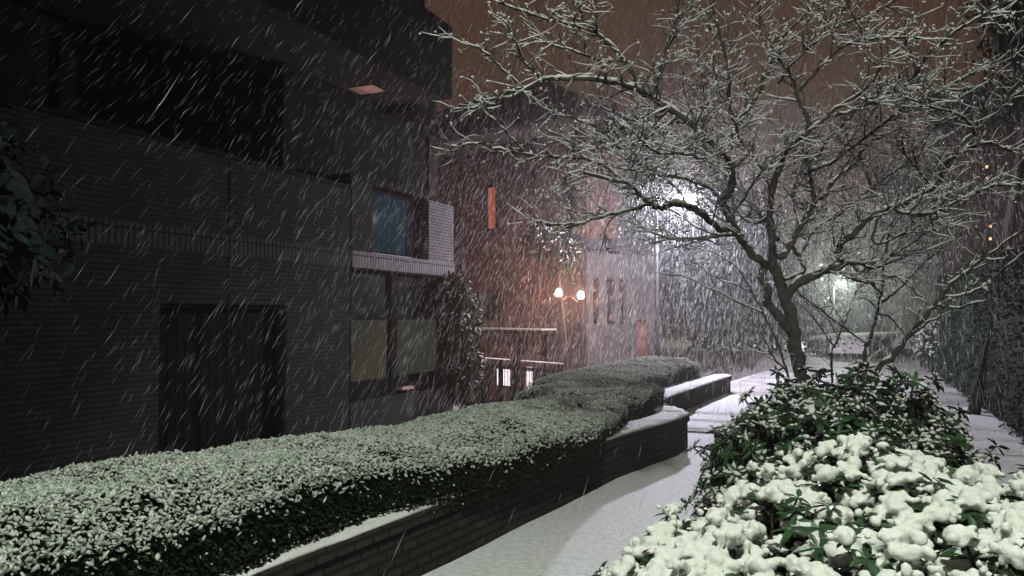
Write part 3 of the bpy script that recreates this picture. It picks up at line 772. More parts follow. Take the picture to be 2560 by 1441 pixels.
class Plant:
    def __init__(s, root, snow=1.0):
        s.root = root; s.o = np.array(root.location); s.trunk = MB(); s.limbs = MB(); s.twigs = MB(); s.snow = MB(); s.buds = []
        s.node = []; s.lines = []; s.k = snow; s.gap = False
    def near(s, px, py):
        return min(s.node, key=lambda q: (q[0] - px) ** 2 + (q[1] - py) ** 2)
    def limb(s, pix, dY, r0, r1, Y0=None, trunk=False, sprout=True, snow=True):
        if Y0 is None:
            q = s.near(*pix[0]); Y0 = q[2]; r0 = min(r0, q[3] * .95)
        ln = [0]
        for a, b in zip(pix, pix[1:]): ln.append(ln[-1] + math.dist(a, b))
        Y = [Y0 + dY * l / ln[-1] for l in ln]
        pts = smooth([P(x, y, yy) for (x, y), yy in zip(pix, Y)], 5, 0.004)
        n = len(pts); rad = r0 + (r1 - r0) * np.linspace(0, 1, n) ** .8
        rad = rad * (1 + .10 * RNG.normal(0, 1, n).clip(-1.5, 1.5))
        (s.trunk if trunk else s.limbs).tube(pts - s.o, rad, 9 if r0 > .02 else 6)
        for k in range(n):
            y_ = pts[k][1]; z_ = pts[k][2] - HC
            den = y_ * CP + z_ * SP
            s.node.append((1280 + F * pts[k][0] / den, 720.5 - F * (z_ * CP - y_ * SP) / den, y_, rad[k]))
        if snow: s.lay_snow(pts, rad)
        if sprout: s.lines.append((pts, rad))
    def lay_snow(s, pts, rad, thick=1.0):
        t = np.gradient(pts, axis=0); t /= np.linalg.norm(t, axis=1)[:, None] + 1e-9
        hz = np.sqrt(np.clip(1 - t[:, 2] ** 2, 0, 1))
        ok = (hz > .45)
        sr = (rad * (.55 + .2 * (rad > .012)) + .0030 * s.k) * np.clip((hz - .35) * 1.7, .2, 1) * RNG.uniform(.65, 1.25, len(pts)) * thick
        c = pts.copy(); c[:, 2] += rad * .85 + sr * .3
        i = 0
        while i < len(pts):
            if not ok[i] or random.random() < .08: i += 1; continue
            j = i
            while j + 1 < len(pts) and ok[j + 1] and random.random() > .05: j += 1
            if j - i >= 1:
                r = sr[i:j + 1].copy(); r[0] *= .35; r[-1] *= .35
                s.snow.tube(c[i:j + 1] - s.o, r, 5)
            i = j + 1
    def shoot(s, p, d, L, r, n=6, curl=.25, wander=.22):
        pts = [p]; d = d / np.linalg.norm(d)
        for i in range(n):
            d = d + RNG.normal(0, wander, 3) * np.array([1, 1, .7]); d[2] += curl * .15
            d /= np.linalg.norm(d)
            pts.append(pts[-1] + d * L / n)
        return np.array(pts)
    def grow(s, dens=1.0, l2=(.25, .75), l3=(.06, .24), rmin=.0026, up=.25, sp2=.085, sp3=.06):
        lv2 = []
        for pts, rad in s.lines:
            seg = np.linalg.norm(np.diff(pts, axis=0), axis=1); tot = seg.sum(); cum = np.concatenate([[0], np.cumsum(seg)])
            pos = random.uniform(.15, .3)
            while pos < tot:
                k = min(len(seg) - 1, int(np.searchsorted(cum, pos)) - 1); k = max(k, 0)
                p = pts[k] + (pts[k + 1] - pts[k]) * ((pos - cum[k]) / max(seg[k], 1e-6))
                if rad[k] < .045:
                    tg = (pts[k + 1] - pts[k]) / max(seg[k], 1e-6)
                    sd = RNG.normal(0, 1, 3); sd -= tg * (sd @ tg); sd[2] *= .55; sd /= np.linalg.norm(sd) + 1e-9
                    d = tg * random.uniform(.3, .9) + sd * random.uniform(.6, 1.0) + np.array([0, 0, up * random.uniform(-.4, 1)])
                    fr = pos / tot
                    L = random.uniform(*l2) * (1.05 - .7 * fr)
                    if s.gap:
                        den = p[1] * CP + (p[2] - HC) * SP; qx = 1280 + F * p[0] / den; qy = 720.5 - F * ((p[2] - HC) * CP - p[1] * SP) / den
                        L *= min(1, max(.25, (qx - 1000) / 450))
                        if math.hypot(qx - 1715, qy - 500) < 75: L *= .3
                    lv2.append((p, d, L, min(rad[k] * .6, .0075)))
                pos += sp2 / dens * random.uniform(.5, 1.5)
            # the tip splits
            tg = pts[-1] - pts[-2]
            for _ in range(2): lv2.append((pts[-1], tg / np.linalg.norm(tg) + RNG.normal(0, .35, 3), random.uniform(*l2) * .38, min(rad[-1], .005)))
        for p, d, L, r in lv2:
            q = s.shoot(p, d, L, r, 6); rr = np.linspace(r, rmin, 7)
            s.twigs.tube(q - s.o, rr, 4, cap=False); s.lay_snow(q, rr, 1.0)
            m = max(1, int(L / sp3 * dens))
            for _ in range(m):
                k = random.randint(1, 6); tg = q[k] - q[k - 1]; tg /= np.linalg.norm(tg)
                d3 = tg * .6 + RNG.normal(0, .6, 3) * np.array([1, 1, .6]) + np.array([0, 0, .18])
                q3 = s.shoot(q[k], d3, random.uniform(*l3), .003, 3); r3 = np.linspace(.003, rmin * .7, 4)
                s.twigs.tube(q3 - s.o, r3, 3, cap=False); s.lay_snow(q3, r3, .9)
                if random.random() < .45: s.buds.append(q3[-1])
            s.buds.append(q[-1])
    def finish(s, names=("trunk", "branches", "twigs", "snow_cover")):
        if s.buds:
            c = np.repeat(np.array(s.buds), 2, axis=0); N = len(c)
            c = c + RNG.normal(0, .007, (N, 3)) - s.o
            r = RNG.uniform(.004, .010, N)
            s.snow.blobs(c, RNG.normal(0, 1, (N, 3)), r * 1.3, r, r * .9, .25, OCT0)
        if s.trunk.n: s.trunk.build(names[0], M["bark"], s.root, True)
        if s.limbs.n: s.limbs.build(names[1], M["bark"], s.root, True)
        if s.twigs.n: s.twigs.build(names[2], M["bark"], s.root)
        if s.snow.n: s.snow.build(names[3], M["snow_twig"], s.root, True)

def main_tree():
    b = P(2040, 1240, 6.0)
    root = empty("bare_tree", (b.x, b.y, .1))
    T = Plant(root)
    T.limb([(2046, 1262), (2030, 1110), (2006, 960), (1988, 862), (1979, 791), (1958, 737), (1944, 690), (1930, 655)], .05, .064, .038, 6.0, trunk=True, sprout=False, snow=False)
    T.limb([(1976, 830), (1940, 783), (1917, 757), (1921, 728), (1905, 694), (1916, 660)], -.12, .036, .028, trunk=True, sprout=False, snow=False)
    # limbs traced from the photograph
    T.limb([(1916, 662), (1885, 640), (1860, 611), (1836, 572), (1821, 538), (1805, 500)], -.2, .036, .03)
    T.limb([(1805, 500), (1829, 468), (1831, 436), (1822, 405), (1799, 376), (1735, 317), (1672, 272), (1627, 245), (1588, 222), (1536, 208), (1486, 199), (1400, 197), (1350, 205), (1275, 245), (1230, 250)], -1.0, .034, .009)
    T.limb([(1588, 222), (1584, 190), (1559, 150), (1527, 113), (1490, 82), (1454, 36), (1430, -40)], -.3, .02, .008)
    T.limb([(1627, 245), (1645, 199), (1667, 122), (1685, 82), (1690, 41), (1708, -30)], -.3, .015, .007)
    T.limb([(1799, 376), (1826, 345), (1849, 304), (1898, 231), (1907, 199), (1928, 131), (1903, 82), (1894, -20)], .5, .024, .009)
    T.limb([(1849, 304), (1826, 272), (1821, 172), (1799, 82), (1781, 20)], -.5, .014, .007)
    T.limb([(1928, 131), (1953, 100), (2012, 36), (2060, -20)], -.3, .012, .007)
    T.limb([(1836, 572), (1797, 572), (1758, 538), (1724, 519), (1687, 510), (1654, 521), (1625, 510), (1604, 492), (1575, 462), (1530, 450), (1445, 430), (1412, 446)], -.7, .026, .008)
    T.limb([(1625, 512), (1590, 522), (1529, 537), (1479, 550), (1454, 560), (1383, 560), (1342, 554)], -.5, .012, .007)
    T.limb([(1860, 590), (1837, 587), (1758, 596), (1675, 596), (1633, 583), (1571, 554)], .6, .013, .006)
    T.limb([(1560, 455), (1500, 410), (1440, 395), (1330, 390), (1250, 372), (1205, 360), (1160, 364)], -.4, .011, .006)
    T.limb([(1672, 272), (1590, 300), (1530, 330), (1450, 300), (1390, 282)], .5, .012, .006)
    T.limb([(1310, 378), (1280, 345), (1240, 305), (1196, 268)], -.1, .008, .005)
    T.limb([(1360, 204), (1330, 175), (1300, 140), (1285, 80)], -.2, .009, .005)
    T.limb([(1310, 222), (1262, 180), (1225, 140), (1190, 118)], -.1, .008, .005)
    T.limb([(1490, 82), (1420, 60), (1340, 40), (1262, 12)], -.3, .011, .006)
    T.limb([(1560, 152), (1500, 150), (1430, 125), (1366, 108)], -.2, .010, .006)
    T.limb([(1700, 290), (1640, 330), (1560, 370), (1500, 352)], -.9, .010, .006)
    T.limb([(1720, 515), (1690, 470), (1640, 430), (1590, 405), (1540, 385)], .7, .011, .006)
    T.limb([(1805, 500), (1770, 470), (1700, 445), (1640, 440), (1570, 425)], -1.0, .012, .006)
    # middle leaders
    T.limb([(1930, 658), (1931, 611), (1926, 562), (1926, 504), (1938, 446), (1953, 412), (1966, 372), (1998, 345), (2018, 331), (2016, 290), (1998, 254), (1989, 213), (1962, 168), (1930, 131)], -.6, .034, .009)
    T.limb([(2018, 331), (2060, 300), (2089, 272), (2170, 217), (2216, 150), (2261, 113)], -.6, .014, .007)
    T.limb([(1831, 538), (1855, 504), (1880, 465), (1909, 426), (1943, 392), (1975, 355)], -.1, .011, .008)
    T.limb([(1909, 426), (1880, 390), (1850, 350), (1840, 310)], -.6, .011, .006)
    T.limb([(1946, 600), (1915, 560), (1890, 520), (1862, 480), (1845, 440)], .8, .022, .008)
    T.limb([(1930, 640), (1957, 640), (1977, 611), (2001, 567), (2021, 538), (2035, 504), (2030, 470), (2023, 431), (2021, 407), (1991, 378), (1965, 345)], .3, .034, .010)
    T.limb([(2035, 504), (2064, 485), (2089, 446), (2123, 421), (2147, 402), (2152, 380), (2186, 353), (2230, 330)], .6, .022, .009)
    T.limb([(2021, 407), (2050, 383), (2064, 355), (2100, 320), (2150, 260), (2200, 220)], -.4, .015, .007)
    T.limb([(1977, 611), (1996, 640), (2016, 606), (2040, 572), (2089, 543), (2123, 514), (2166, 480), (2234, 431), (2298, 383), (2350, 350)], .9, .018, .007)
    T.limb([(1996, 640), (2011, 676), (1990, 690), (1962, 700)], -.2, .014, .012, sprout=False)
    T.limb([(2001, 567), (1985, 500), (1996, 440), (2030, 390), (2040, 340)], .9, .015, .007)
    T.limb([(2186, 480), (2160, 430), (2120, 370), (2080, 330)], .5, .012, .006)
    # big right-hand limb
    T.limb([(1966, 745), (1991, 713), (2035, 689), (2089, 669), (2113, 655), (2094, 640), (2103, 611), (2137, 582), (2176, 543), (2225, 519), (2283, 499), (2332, 470), (2361, 426), (2380, 392), (2429, 368), (2477, 358), (2526, 378)], -.7, .036, .009)
    T.limb([(2370, 408), (2400, 365), (2442, 326), (2497, 272), (2551, 217), (2600, 160)], -.3, .018, .008)
    T.limb([(2113, 657), (2152, 662), (2190, 672), (2230, 640), (2290, 600), (2350, 560)], .7, .015, .007)
    T.limb([(2225, 519), (2290, 540), (2340, 530), (2400, 500), (2470, 470), (2555, 460)], -.8, .014, .007)
    T.limb([(2089, 668), (2110, 690), (2140, 700), (2185, 710)], .5, .010, .006)
    T.limb([(2205, 530), (2180, 590), (2200, 610), (2290, 570), (2380, 520), (2450, 480)], .3, .011, .006)
    T.limb([(2332, 470), (2290, 420), (2260, 380), (2250, 330)], .5, .011, .006)
    # long upper limbs
    T.limb([(1944, 210), (1990, 150), (2080, 77), (2197, 27), (2260, -20)], -.4, .011, .007)
    T.limb([(2089, 290), (2143, 272), (2261, 217), (2329, 127), (2397, 77), (2470, 31)], -.8, .014, .008)
    T.limb([(1998, 230), (2040, 180), (2107, 118), (2170, 100), (2288, 95)], -.6, .012, .007)
    T.limb([(2165, 108), (2143, 59), (2111, -10)], -.2, .010, .007)
    T.limb([(2023, 431), (2090, 400), (2180, 330), (2260, 270), (2330, 240), (2420, 190)], -1.1, .014, .007)
    T.limb([(2442, 326), (2400, 290), (2330, 270), (2280, 250)], -.4, .010, .006)
    T.limb([(2540, 228), (2535, 160), (2515, 90), (2490, 60)], -.2, .009, .006)
    T.limb([(1735, 317), (1760, 250), (1752, 170), (1740, 110)], .6, .010, .006)
    T.limb([(1672, 272), (1620, 330), (1580, 380)], .7, .009, .006)
    T.limb([(1824, 420), (1770, 400), (1700, 385), (1640, 380), (1600, 350)], -1.2, .012, .006)
    T.limb([(1926, 540), (1880, 560), (1840, 520), (1790, 430), (1740, 400)], 1.2, .012, .006)
    T.gap = True
    T.grow(1.3, l2=(.14, .52), sp2=.07, sp3=.042, rmin=.0018)
    T.finish()
    tag(root, "wide bare tree with twisting dark limbs, every twig lined with snow", "tree")
main_tree()

def shrub(label, base, Y, limbs, group="bare snowy shrubs under the tree", dens=.55, name="bare_shrub", l2=(.15, .42), sp2=.14, sp3=.12):
    b = P(base[0], base[1], Y); root = empty(name, (b.x, b.y, .12))
    T = Plant(root)
    for i, (pix, dY, r0, r1) in enumerate(limbs):
        if i == 0: pix = [(base[0] - (pix[1][0] - pix[0][0]) * .3, 1230)] + pix
        T.limb(pix, dY, r0, r1, Y if i == 0 else None)
    T.grow(dens, l2, (.05, .16), sp2=sp2, sp3=sp3)
    T.finish(("stem", "stems", "twigs", "snow_cover"))
    tag(root, label, "shrub", group)
shrub("bare shrub leaning out towards the tall dark hedge, thick snowy stem forking widely", (2190, 950), 5.6,
      [([(2186, 951), (2230, 895), (2273, 839), (2327, 776), (2356, 737), (2380, 708), (2419, 679), (2477, 635), (2558, 577)], -.5, .022, .008),
       ([(2356, 745), (2400, 740), (2458, 718), (2502, 679), (2560, 632)], .2, .011, .006),
       ([(2380, 708), (2419, 679), (2440, 640), (2450, 600)], .2, .009, .005),
       ([(2340, 765), (2390, 770), (2430, 760), (2465, 750)], -.2, .009, .005),
       ([(2273, 839), (2310, 815), (2350, 792)], -.2, .009, .006),
       ([(2300, 805), (2320, 790), (2310, 750), (2270, 715), (2240, 690)], .3, .008, .005)])
shrub("upright bare shrub with slim dark stem rising in front of the far lamp", (2160, 925), 6.4,
      [([(2162, 912), (2176, 844), (2191, 786), (2205, 718), (2210, 650), (2225, 590)], .1, .020, .008),
       ([(2205, 755), (2240, 730), (2280, 690), (2330, 640), (2400, 590)], .3, .010, .005),
       ([(2203, 735), (2170, 700), (2140, 672), (2110, 650)], -.2, .008, .005),
       ([(2176, 865), (2130, 835), (2080, 795), (2030, 760), (1990, 725)], -.2, .008, .005),
       ([(2191, 780), (2230, 800), (2270, 850)], .2, .007, .005)])
shrub("thin bare shrub of fine stems fanning out beside the tree trunk towards the path", (1974, 960), 5.7,
      [([(1974, 966), (1957, 902), (1933, 834), (1904, 776), (1880, 728), (1841, 669), (1800, 640)], .1, .011, .005),
       ([(1908, 783), (1860, 762), (1807, 737), (1749, 708), (1700, 689)], -.2, .007, .004),
       ([(1885, 735), (1840, 713), (1790, 695), (1740, 660)], .3, .006, .004),
       ([(1965, 925), (1935, 895), (1910, 845), (1880, 800)], -.2, .007, .004),
       ([(1945, 910), (1915, 885), (1890, 860)], .2, .006, .004)], dens=.35, l2=(.1, .3))
shrub("small bare shrub of arching snowy twigs just behind the tree trunk", (2080, 930), 6.9,
      [([(2078, 910), (2090, 860), (2110, 810), (2125, 770), (2140, 730)], .1, .012, .005),
       ([(2088, 870), (2050, 815), (2010, 770), (1975, 745)], -.2, .007, .004),
       ([(2098, 840), (2060, 790), (2010, 750)], .2, .006, .004),
       ([(2110, 810), (2080, 760), (2070, 710)], .1, .006, .004)], dens=.4)

# ================================================================== EVERGREEN BUSHES OF THE BED
def leaf_bush(name, label, cat, height, region, n_whorl, leaf, snow_frac, m_leaf, droop=.25, per=(5, 8), snow_scale=1.0, remesh=None, deep=.35, snow_h=.3, minz=None):
    """height(x,y) -> top of the bush (None outside); region = x0,x1,y0,y1"""
    x0, x1, y0, y1 = region
    cx, cy = (x0 + x1) / 2, (y0 + y1) / 2
    root = empty(name, (cx, cy, .1)); o = np.array(root.location)
    base, ax, nr, LL, WW = [], [], [], [], []
    sc, sa, sl, sw, sh = [], [], [], [], []
    stems = MB()
    k = 0; tries = 0
    while k < n_whorl and tries < n_whorl * 30:
        tries += 1
        x, y = random.uniform(x0, x1), random.uniform(y0, y1)
        z = height(x, y)
        if z is None: continue
        e = .03
        zx, zy = height(x + e, y), height(x, y + e)
        gx = ((zx if zx is not None else z - .12) - z) / e; gy = ((zy if zy is not None else z - .12) - z) / e
        nn = np.array([-gx, -gy, 1.0]); nn[:2] *= .7; nn /= np.linalg.norm(nn)
        if random.random() > min(1.0, .35 + .65 * 1): continue
        k += 1
        dp = deep * random.random() ** 2.2 * .5
        c = np.array([x, y, z]) - nn * dp + RNG.normal(0, .02, 3)
        if not remesh and random.random() < .14: c = c + (nn + RNG.normal(0, .3, 3)) * random.uniform(.03, .12); stems.tube([c - o, c - o - nn * .15, c - o - np.array([0, 0, .4])], [.003, .004, .006], 4)
        m = random.randint(*per); a0 = random.uniform(0, 6.28)
        t1 = np.cross(nn, [.3, .9, .1]); t1 /= np.linalg.norm(t1); t2 = np.cross(nn, t1)
        has = random.random() < snow_frac(x, y, z) and dp < deep * .28
        if random.random() < .5: stems.tube([c - o, c - o - nn * .12 + RNG.normal(0, .02, 3), c - o - np.array([0, 0, .3])], [.004, .005, .006], 4)
        for q in range(m):
            a = a0 + q * 6.283 / m + random.gauss(0, .2)
            rise = random.uniform(-.15, .55)
            d = t1 * math.cos(a) + t2 * math.sin(a) + nn * rise
            d = d + np.array([0, 0, -droop * random.random()])
            L = leaf * random.uniform(.65, 1.2)
            base.append(c - o); ax.append(d); nr.append(nn * 1.0 + RNG.normal(0, .2, 3)); LL.append(L); WW.append(L * random.uniform(.32, .42))
            if has and random.random() < (.66 if remesh else .82):
                d /= np.linalg.norm(d)
                sc.append(c - o + d * L * .5 + np.array([0, 0, .012 * snow_scale])); sa.append(d); sl.append(L * random.uniform(.25, .46)); sw.append(L * random.uniform(.16, .34)); sh.append(leaf * snow_h * random.uniform(.4, .8))
        if has and remesh:
            for _ in range(9):
                sc.append(c - o + RNG.normal(0, leaf * .5, 3).clip(-leaf * .75, leaf * .75) * [1, 1, .3] + [0, 0, .010]); sa.append(RNG.normal(0, 1, 3)); g = random.uniform(.005, .015); sl.append(g); sw.append(g); sh.append(g * .8)
        if has:
            sc.append(c - o + nn * .012); sa.append(RNG.normal(0, 1, 3) * [1, 1, .2]); sl.append(leaf * random.uniform(.35, .8)); sw.append(leaf * random.uniform(.3, .55)); sh.append(leaf * snow_h * random.uniform(.6, 1.3))
    lf = MB(); lf.leaves(np.array(base), np.array(ax), np.array(nr), np.array(LL), np.array(WW), .3, .18)
    lf.build("foliage", m_leaf, root)
    if stems.n: stems.build("stems", M["bark"], root)
    sn = MB(); sn.blobs(np.array(sc), np.array(sa), np.array(sl) * snow_scale, np.array(sw) * snow_scale, np.array(sh) * snow_scale, .1 if remesh else .2, OCT2 if remesh else OCT)
    so = sn.build("snow_cover", M["snow_soft"] if remesh else M["snow_twig"], root, True)
    if remesh:
        r = so.modifiers.new("merge", 'REMESH'); r.mode = 'VOXEL'; r.voxel_size = remesh; r.use_smooth_shade = True
        sm = so.modifiers.new("soft", 'SMOOTH'); sm.factor = .5; sm.iterations = 2
        tx = bpy.data.textures.new('snow_lumps', 'CLOUDS'); tx.noise_scale = .05; tx.noise_depth = 2
        dm = so.modifiers.new('lumps', 'DISPLACE'); dm.texture = tx; dm.strength = .026; dm.mid_level = .5; dm.texture_coords = 'LOCAL'
    if remesh:                    # thin upright sprigs with beads of snow at the front of the bush
        sp, sb, sba, sbr = MB(), [], [], []
        for _ in range(230):
            x, y = random.uniform(.55, 2.3), random.uniform(1.02, 1.62); z = height(x, y)
            if z is None: continue
            p0 = np.array([x, y, z - .08]); d = np.array([random.gauss(0, .35), random.gauss(0, .35), 1]); L = random.uniform(.10, .19)
            q = [p0 + d * L * t + np.array([random.gauss(0, .004), random.gauss(0, .004), 0]) for t in (0, .4, .7, 1)]
            sp.tube(np.array(q) - o, [.0035, .003, .0025, .002], 4)
            for t in (.55, .7, .82, .93, 1.0):
                if random.random() < .75:
                    sb.append(p0 + d * L * t - o + RNG.normal(0, .007, 3)); sba.append(RNG.normal(0, 1, 3)); sbr.append(random.uniform(.006, .013))
        sp.build("sprigs", M["bark"], root)
        sm_ = MB(); sbr = np.array(sbr); sm_.blobs(np.array(sb), np.array(sba), sbr * 1.3, sbr, sbr * .85, .25, OCT); sm_.build("snow_beads", M["snow_soft"], root, True)
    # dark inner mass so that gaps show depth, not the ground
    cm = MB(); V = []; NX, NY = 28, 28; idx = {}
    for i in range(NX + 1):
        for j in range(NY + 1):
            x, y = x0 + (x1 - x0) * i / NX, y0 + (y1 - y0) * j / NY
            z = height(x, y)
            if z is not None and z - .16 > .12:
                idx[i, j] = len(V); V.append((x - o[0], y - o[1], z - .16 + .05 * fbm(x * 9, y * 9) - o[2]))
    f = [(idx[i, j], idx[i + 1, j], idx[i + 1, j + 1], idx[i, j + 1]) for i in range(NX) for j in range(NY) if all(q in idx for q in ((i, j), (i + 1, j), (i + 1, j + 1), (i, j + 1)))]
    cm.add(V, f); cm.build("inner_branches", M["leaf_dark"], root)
    tag(root, label, cat)
    return root

def near_h(x, y):
    dx, dy = (x - 1.45) / 1.42, (y - 2.0) / 1.0
    d = dx * dx * (1 if x < 1.45 else .55) + dy * dy
    if d >= 1: return None
    z = .28 + .78 * (1 - d ** 2.2) ** .45
    z += .06 * fbm(x * 2.3, y * 2.3, 5) + .045 * fbm(x * 5, y * 5, 2) + .10 * math.exp(-((x - 1.15) ** 2 + (y - 2.55) ** 2) / .12)
    return z
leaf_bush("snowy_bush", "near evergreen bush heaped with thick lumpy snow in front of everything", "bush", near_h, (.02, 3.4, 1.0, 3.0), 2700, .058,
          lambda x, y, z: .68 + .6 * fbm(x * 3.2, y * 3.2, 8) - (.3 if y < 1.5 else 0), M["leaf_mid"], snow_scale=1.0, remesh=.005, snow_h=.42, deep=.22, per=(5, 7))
def mid_h(x, y):
    s, u = (x - 1.93) * .45 + (y - 4.5) * .893, (x - 1.93) * .893 - (y - 4.5) * .45
    d = (s / 1.75) ** 2 + (u / .82) ** 2
    if d >= 1: return None
    return .26 + .80 * (1 - d ** 1.5) ** .6 + .22 * fbm(x * 2.1, y * 2.1, 3) + .13 * fbm(x * 5, y * 5, 1)
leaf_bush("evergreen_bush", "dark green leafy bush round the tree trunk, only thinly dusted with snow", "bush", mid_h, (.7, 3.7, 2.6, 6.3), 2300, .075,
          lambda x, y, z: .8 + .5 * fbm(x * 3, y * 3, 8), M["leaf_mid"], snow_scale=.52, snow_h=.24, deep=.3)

# ================================================================== OTHER PLANTING
def leafy_mass(name, label, cat, blobs, n, leaf, m, snow=.1, group=None, stem=None, snow_size=.6, droop=.5, core=True, cm=None):
    """evergreen mass: leaves spread through a few overlapping ellipsoids (cx,cy,cz,rx,ry,rz)"""
    b0 = blobs[0]; zmin = min(b[2] - b[5] for b in blobs)
    root = empty(name, (b0[0], b0[1], max(zmin, -1.2) if stem is None else stem[2])); o = np.array(root.location)
    w = np.array([b[3] * b[4] + b[4] * b[5] + b[3] * b[5] for b in blobs]); w /= w.sum()
    B = np.array(blobs)[RNG.choice(len(blobs), n, p=w)]
    d = RNG.normal(0, 1, (n, 3)); d /= np.linalg.norm(d, axis=1)[:, None]
    rr = RNG.uniform(.45, 1.04, n) ** .5
    lump = np.array([1 + .22 * fbm(*(q * 2.2), 2) for q in d])
    c = B[:, :3] + d * B[:, 3:] * (rr * lump)[:, None]
    a = d * .6 + RNG.normal(0, .6, (n, 3)); a[:, 2] -= droop
    lf = MB(); L = RNG.uniform(.6, 1.25, n) * leaf
    lf.leaves(c - o, a, d + np.array([0, 0, .7]) + RNG.normal(0, .3, (n, 3)), L, L * RNG.uniform(.35, .55, n))
    lf.build("foliage", m, root)
    if core:
        cr = MB(); cr.blobs(np.array(blobs)[:, :3] - o, np.tile([1.0, 0, 0], (len(blobs), 1)), np.array(blobs)[:, 3] * .72, np.array(blobs)[:, 4] * .72, np.array(blobs)[:, 5] * .72, .12, OCT2)
        cr.build("inner_branches", cm or M["leaf_dark"], root)
    if snow:
        pick = (RNG.random(n) < snow) & (d[:, 2] > -.35) & (rr > .85)
        if pick.any():
            sn = MB(); k = int(pick.sum()); ls = L[pick] * snow_size
            sn.blobs(c[pick] - o + np.array([0, 0, leaf * .12]), a[pick], ls * .7, ls * .35, ls * .22, .2)
            sn.build("snow_cover", M["snow_twig"], root, True)
    if stem:
        MB().tube([np.array(stem[:3]) - o, np.array([(stem[0] + b0[0]) / 2 + .05, (stem[1] + b0[1]) / 2, (stem[2] + b0[2]) / 2]) - o, np.array(b0[:3]) - o], [stem[3], stem[3] * .8, stem[3] * .5], 8).build("trunk", M["bark"], root, True)
    tag(root, label, cat, group)
    return root
# dark overhanging foliage at the frame edge
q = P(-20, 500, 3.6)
leafy_mass("evergreen_tree", "dark broadleaf evergreen overhanging the hedge, deep shadow put into its leaf colour", "tree",
           [(q.x - .15, q.y, q.z, .40, .4, .42), (q.x - .05, q.y - .05, q.z - .22, .44, .4, .26), (q.x - .95, q.y + .2, q.z + .3, .75, .7, .6)], 2600, .085, M["leaf_shadowed"], 0, stem=(q.x - 1.2, q.y + 1.1, -.1, .09), cm=M["leaf_shadowed"])
# climbing shrub at the corner of the brick building
q = P(1150, 820, 16.0)
leafy_mass("climbing_shrub", "leafy climber at the corner of the brick building, snow on its shoulder", "shrub",
           [(q.x, q.y, q.z, .42, .5, 1.0), (q.x - .15, q.y, q.z + .75, .28, .35, .4), (q.x + .1, q.y, q.z - .9, .42, .5, .7)], 5200, .11, M["leaf_hedge"], .16)
q = P(1390, 620, 19.6)
leafy_mass("evergreen_tree", "loose snow flecked tree hanging above the two globe lamps", "tree",
           [(q.x, q.y, q.z, .55, .5, .42), (q.x - .45, q.y, q.z + .25, .45, .4, .4), (q.x + .2, q.y, q.z - .35, .3, .3, .28)], 2400, .11, M["leaf_hedge"], .22, stem=(q.x + .42, q.y + .9, -1.2, .05), core=False)
# dark evergreens behind the main lamp
for i, (px, py, Y, rx, rz, lab) in enumerate([
        (1590, 540, 25.5, 1.2, 2.6, "dark tree rising between the house gable and the bright lamp"),
        (1735, 640, 27, 1.9, 2.8, "broad dark tree right behind the bright lamp"),
        (1870, 700, 32, 2.0, 2.6, "lower dark tree behind the leaning tree trunk"),
        (1535, 500, 24, .8, 2.2, "dark tree top beside the hipped house roof")]):
    q = P(px, py, Y)
    leafy_mass("evergreen_tree", lab, "tree", [(q.x, q.y, q.z, rx, rx * .9, rz), (q.x + rx * .4, q.y - .3, q.z - rz * .5, rx * .9, rx * .8, rz * .7)], 5200, .26, M["leaf_dark"], .03, "dark trees behind the bright lamp", stem=(q.x, q.y, -.3, .16))

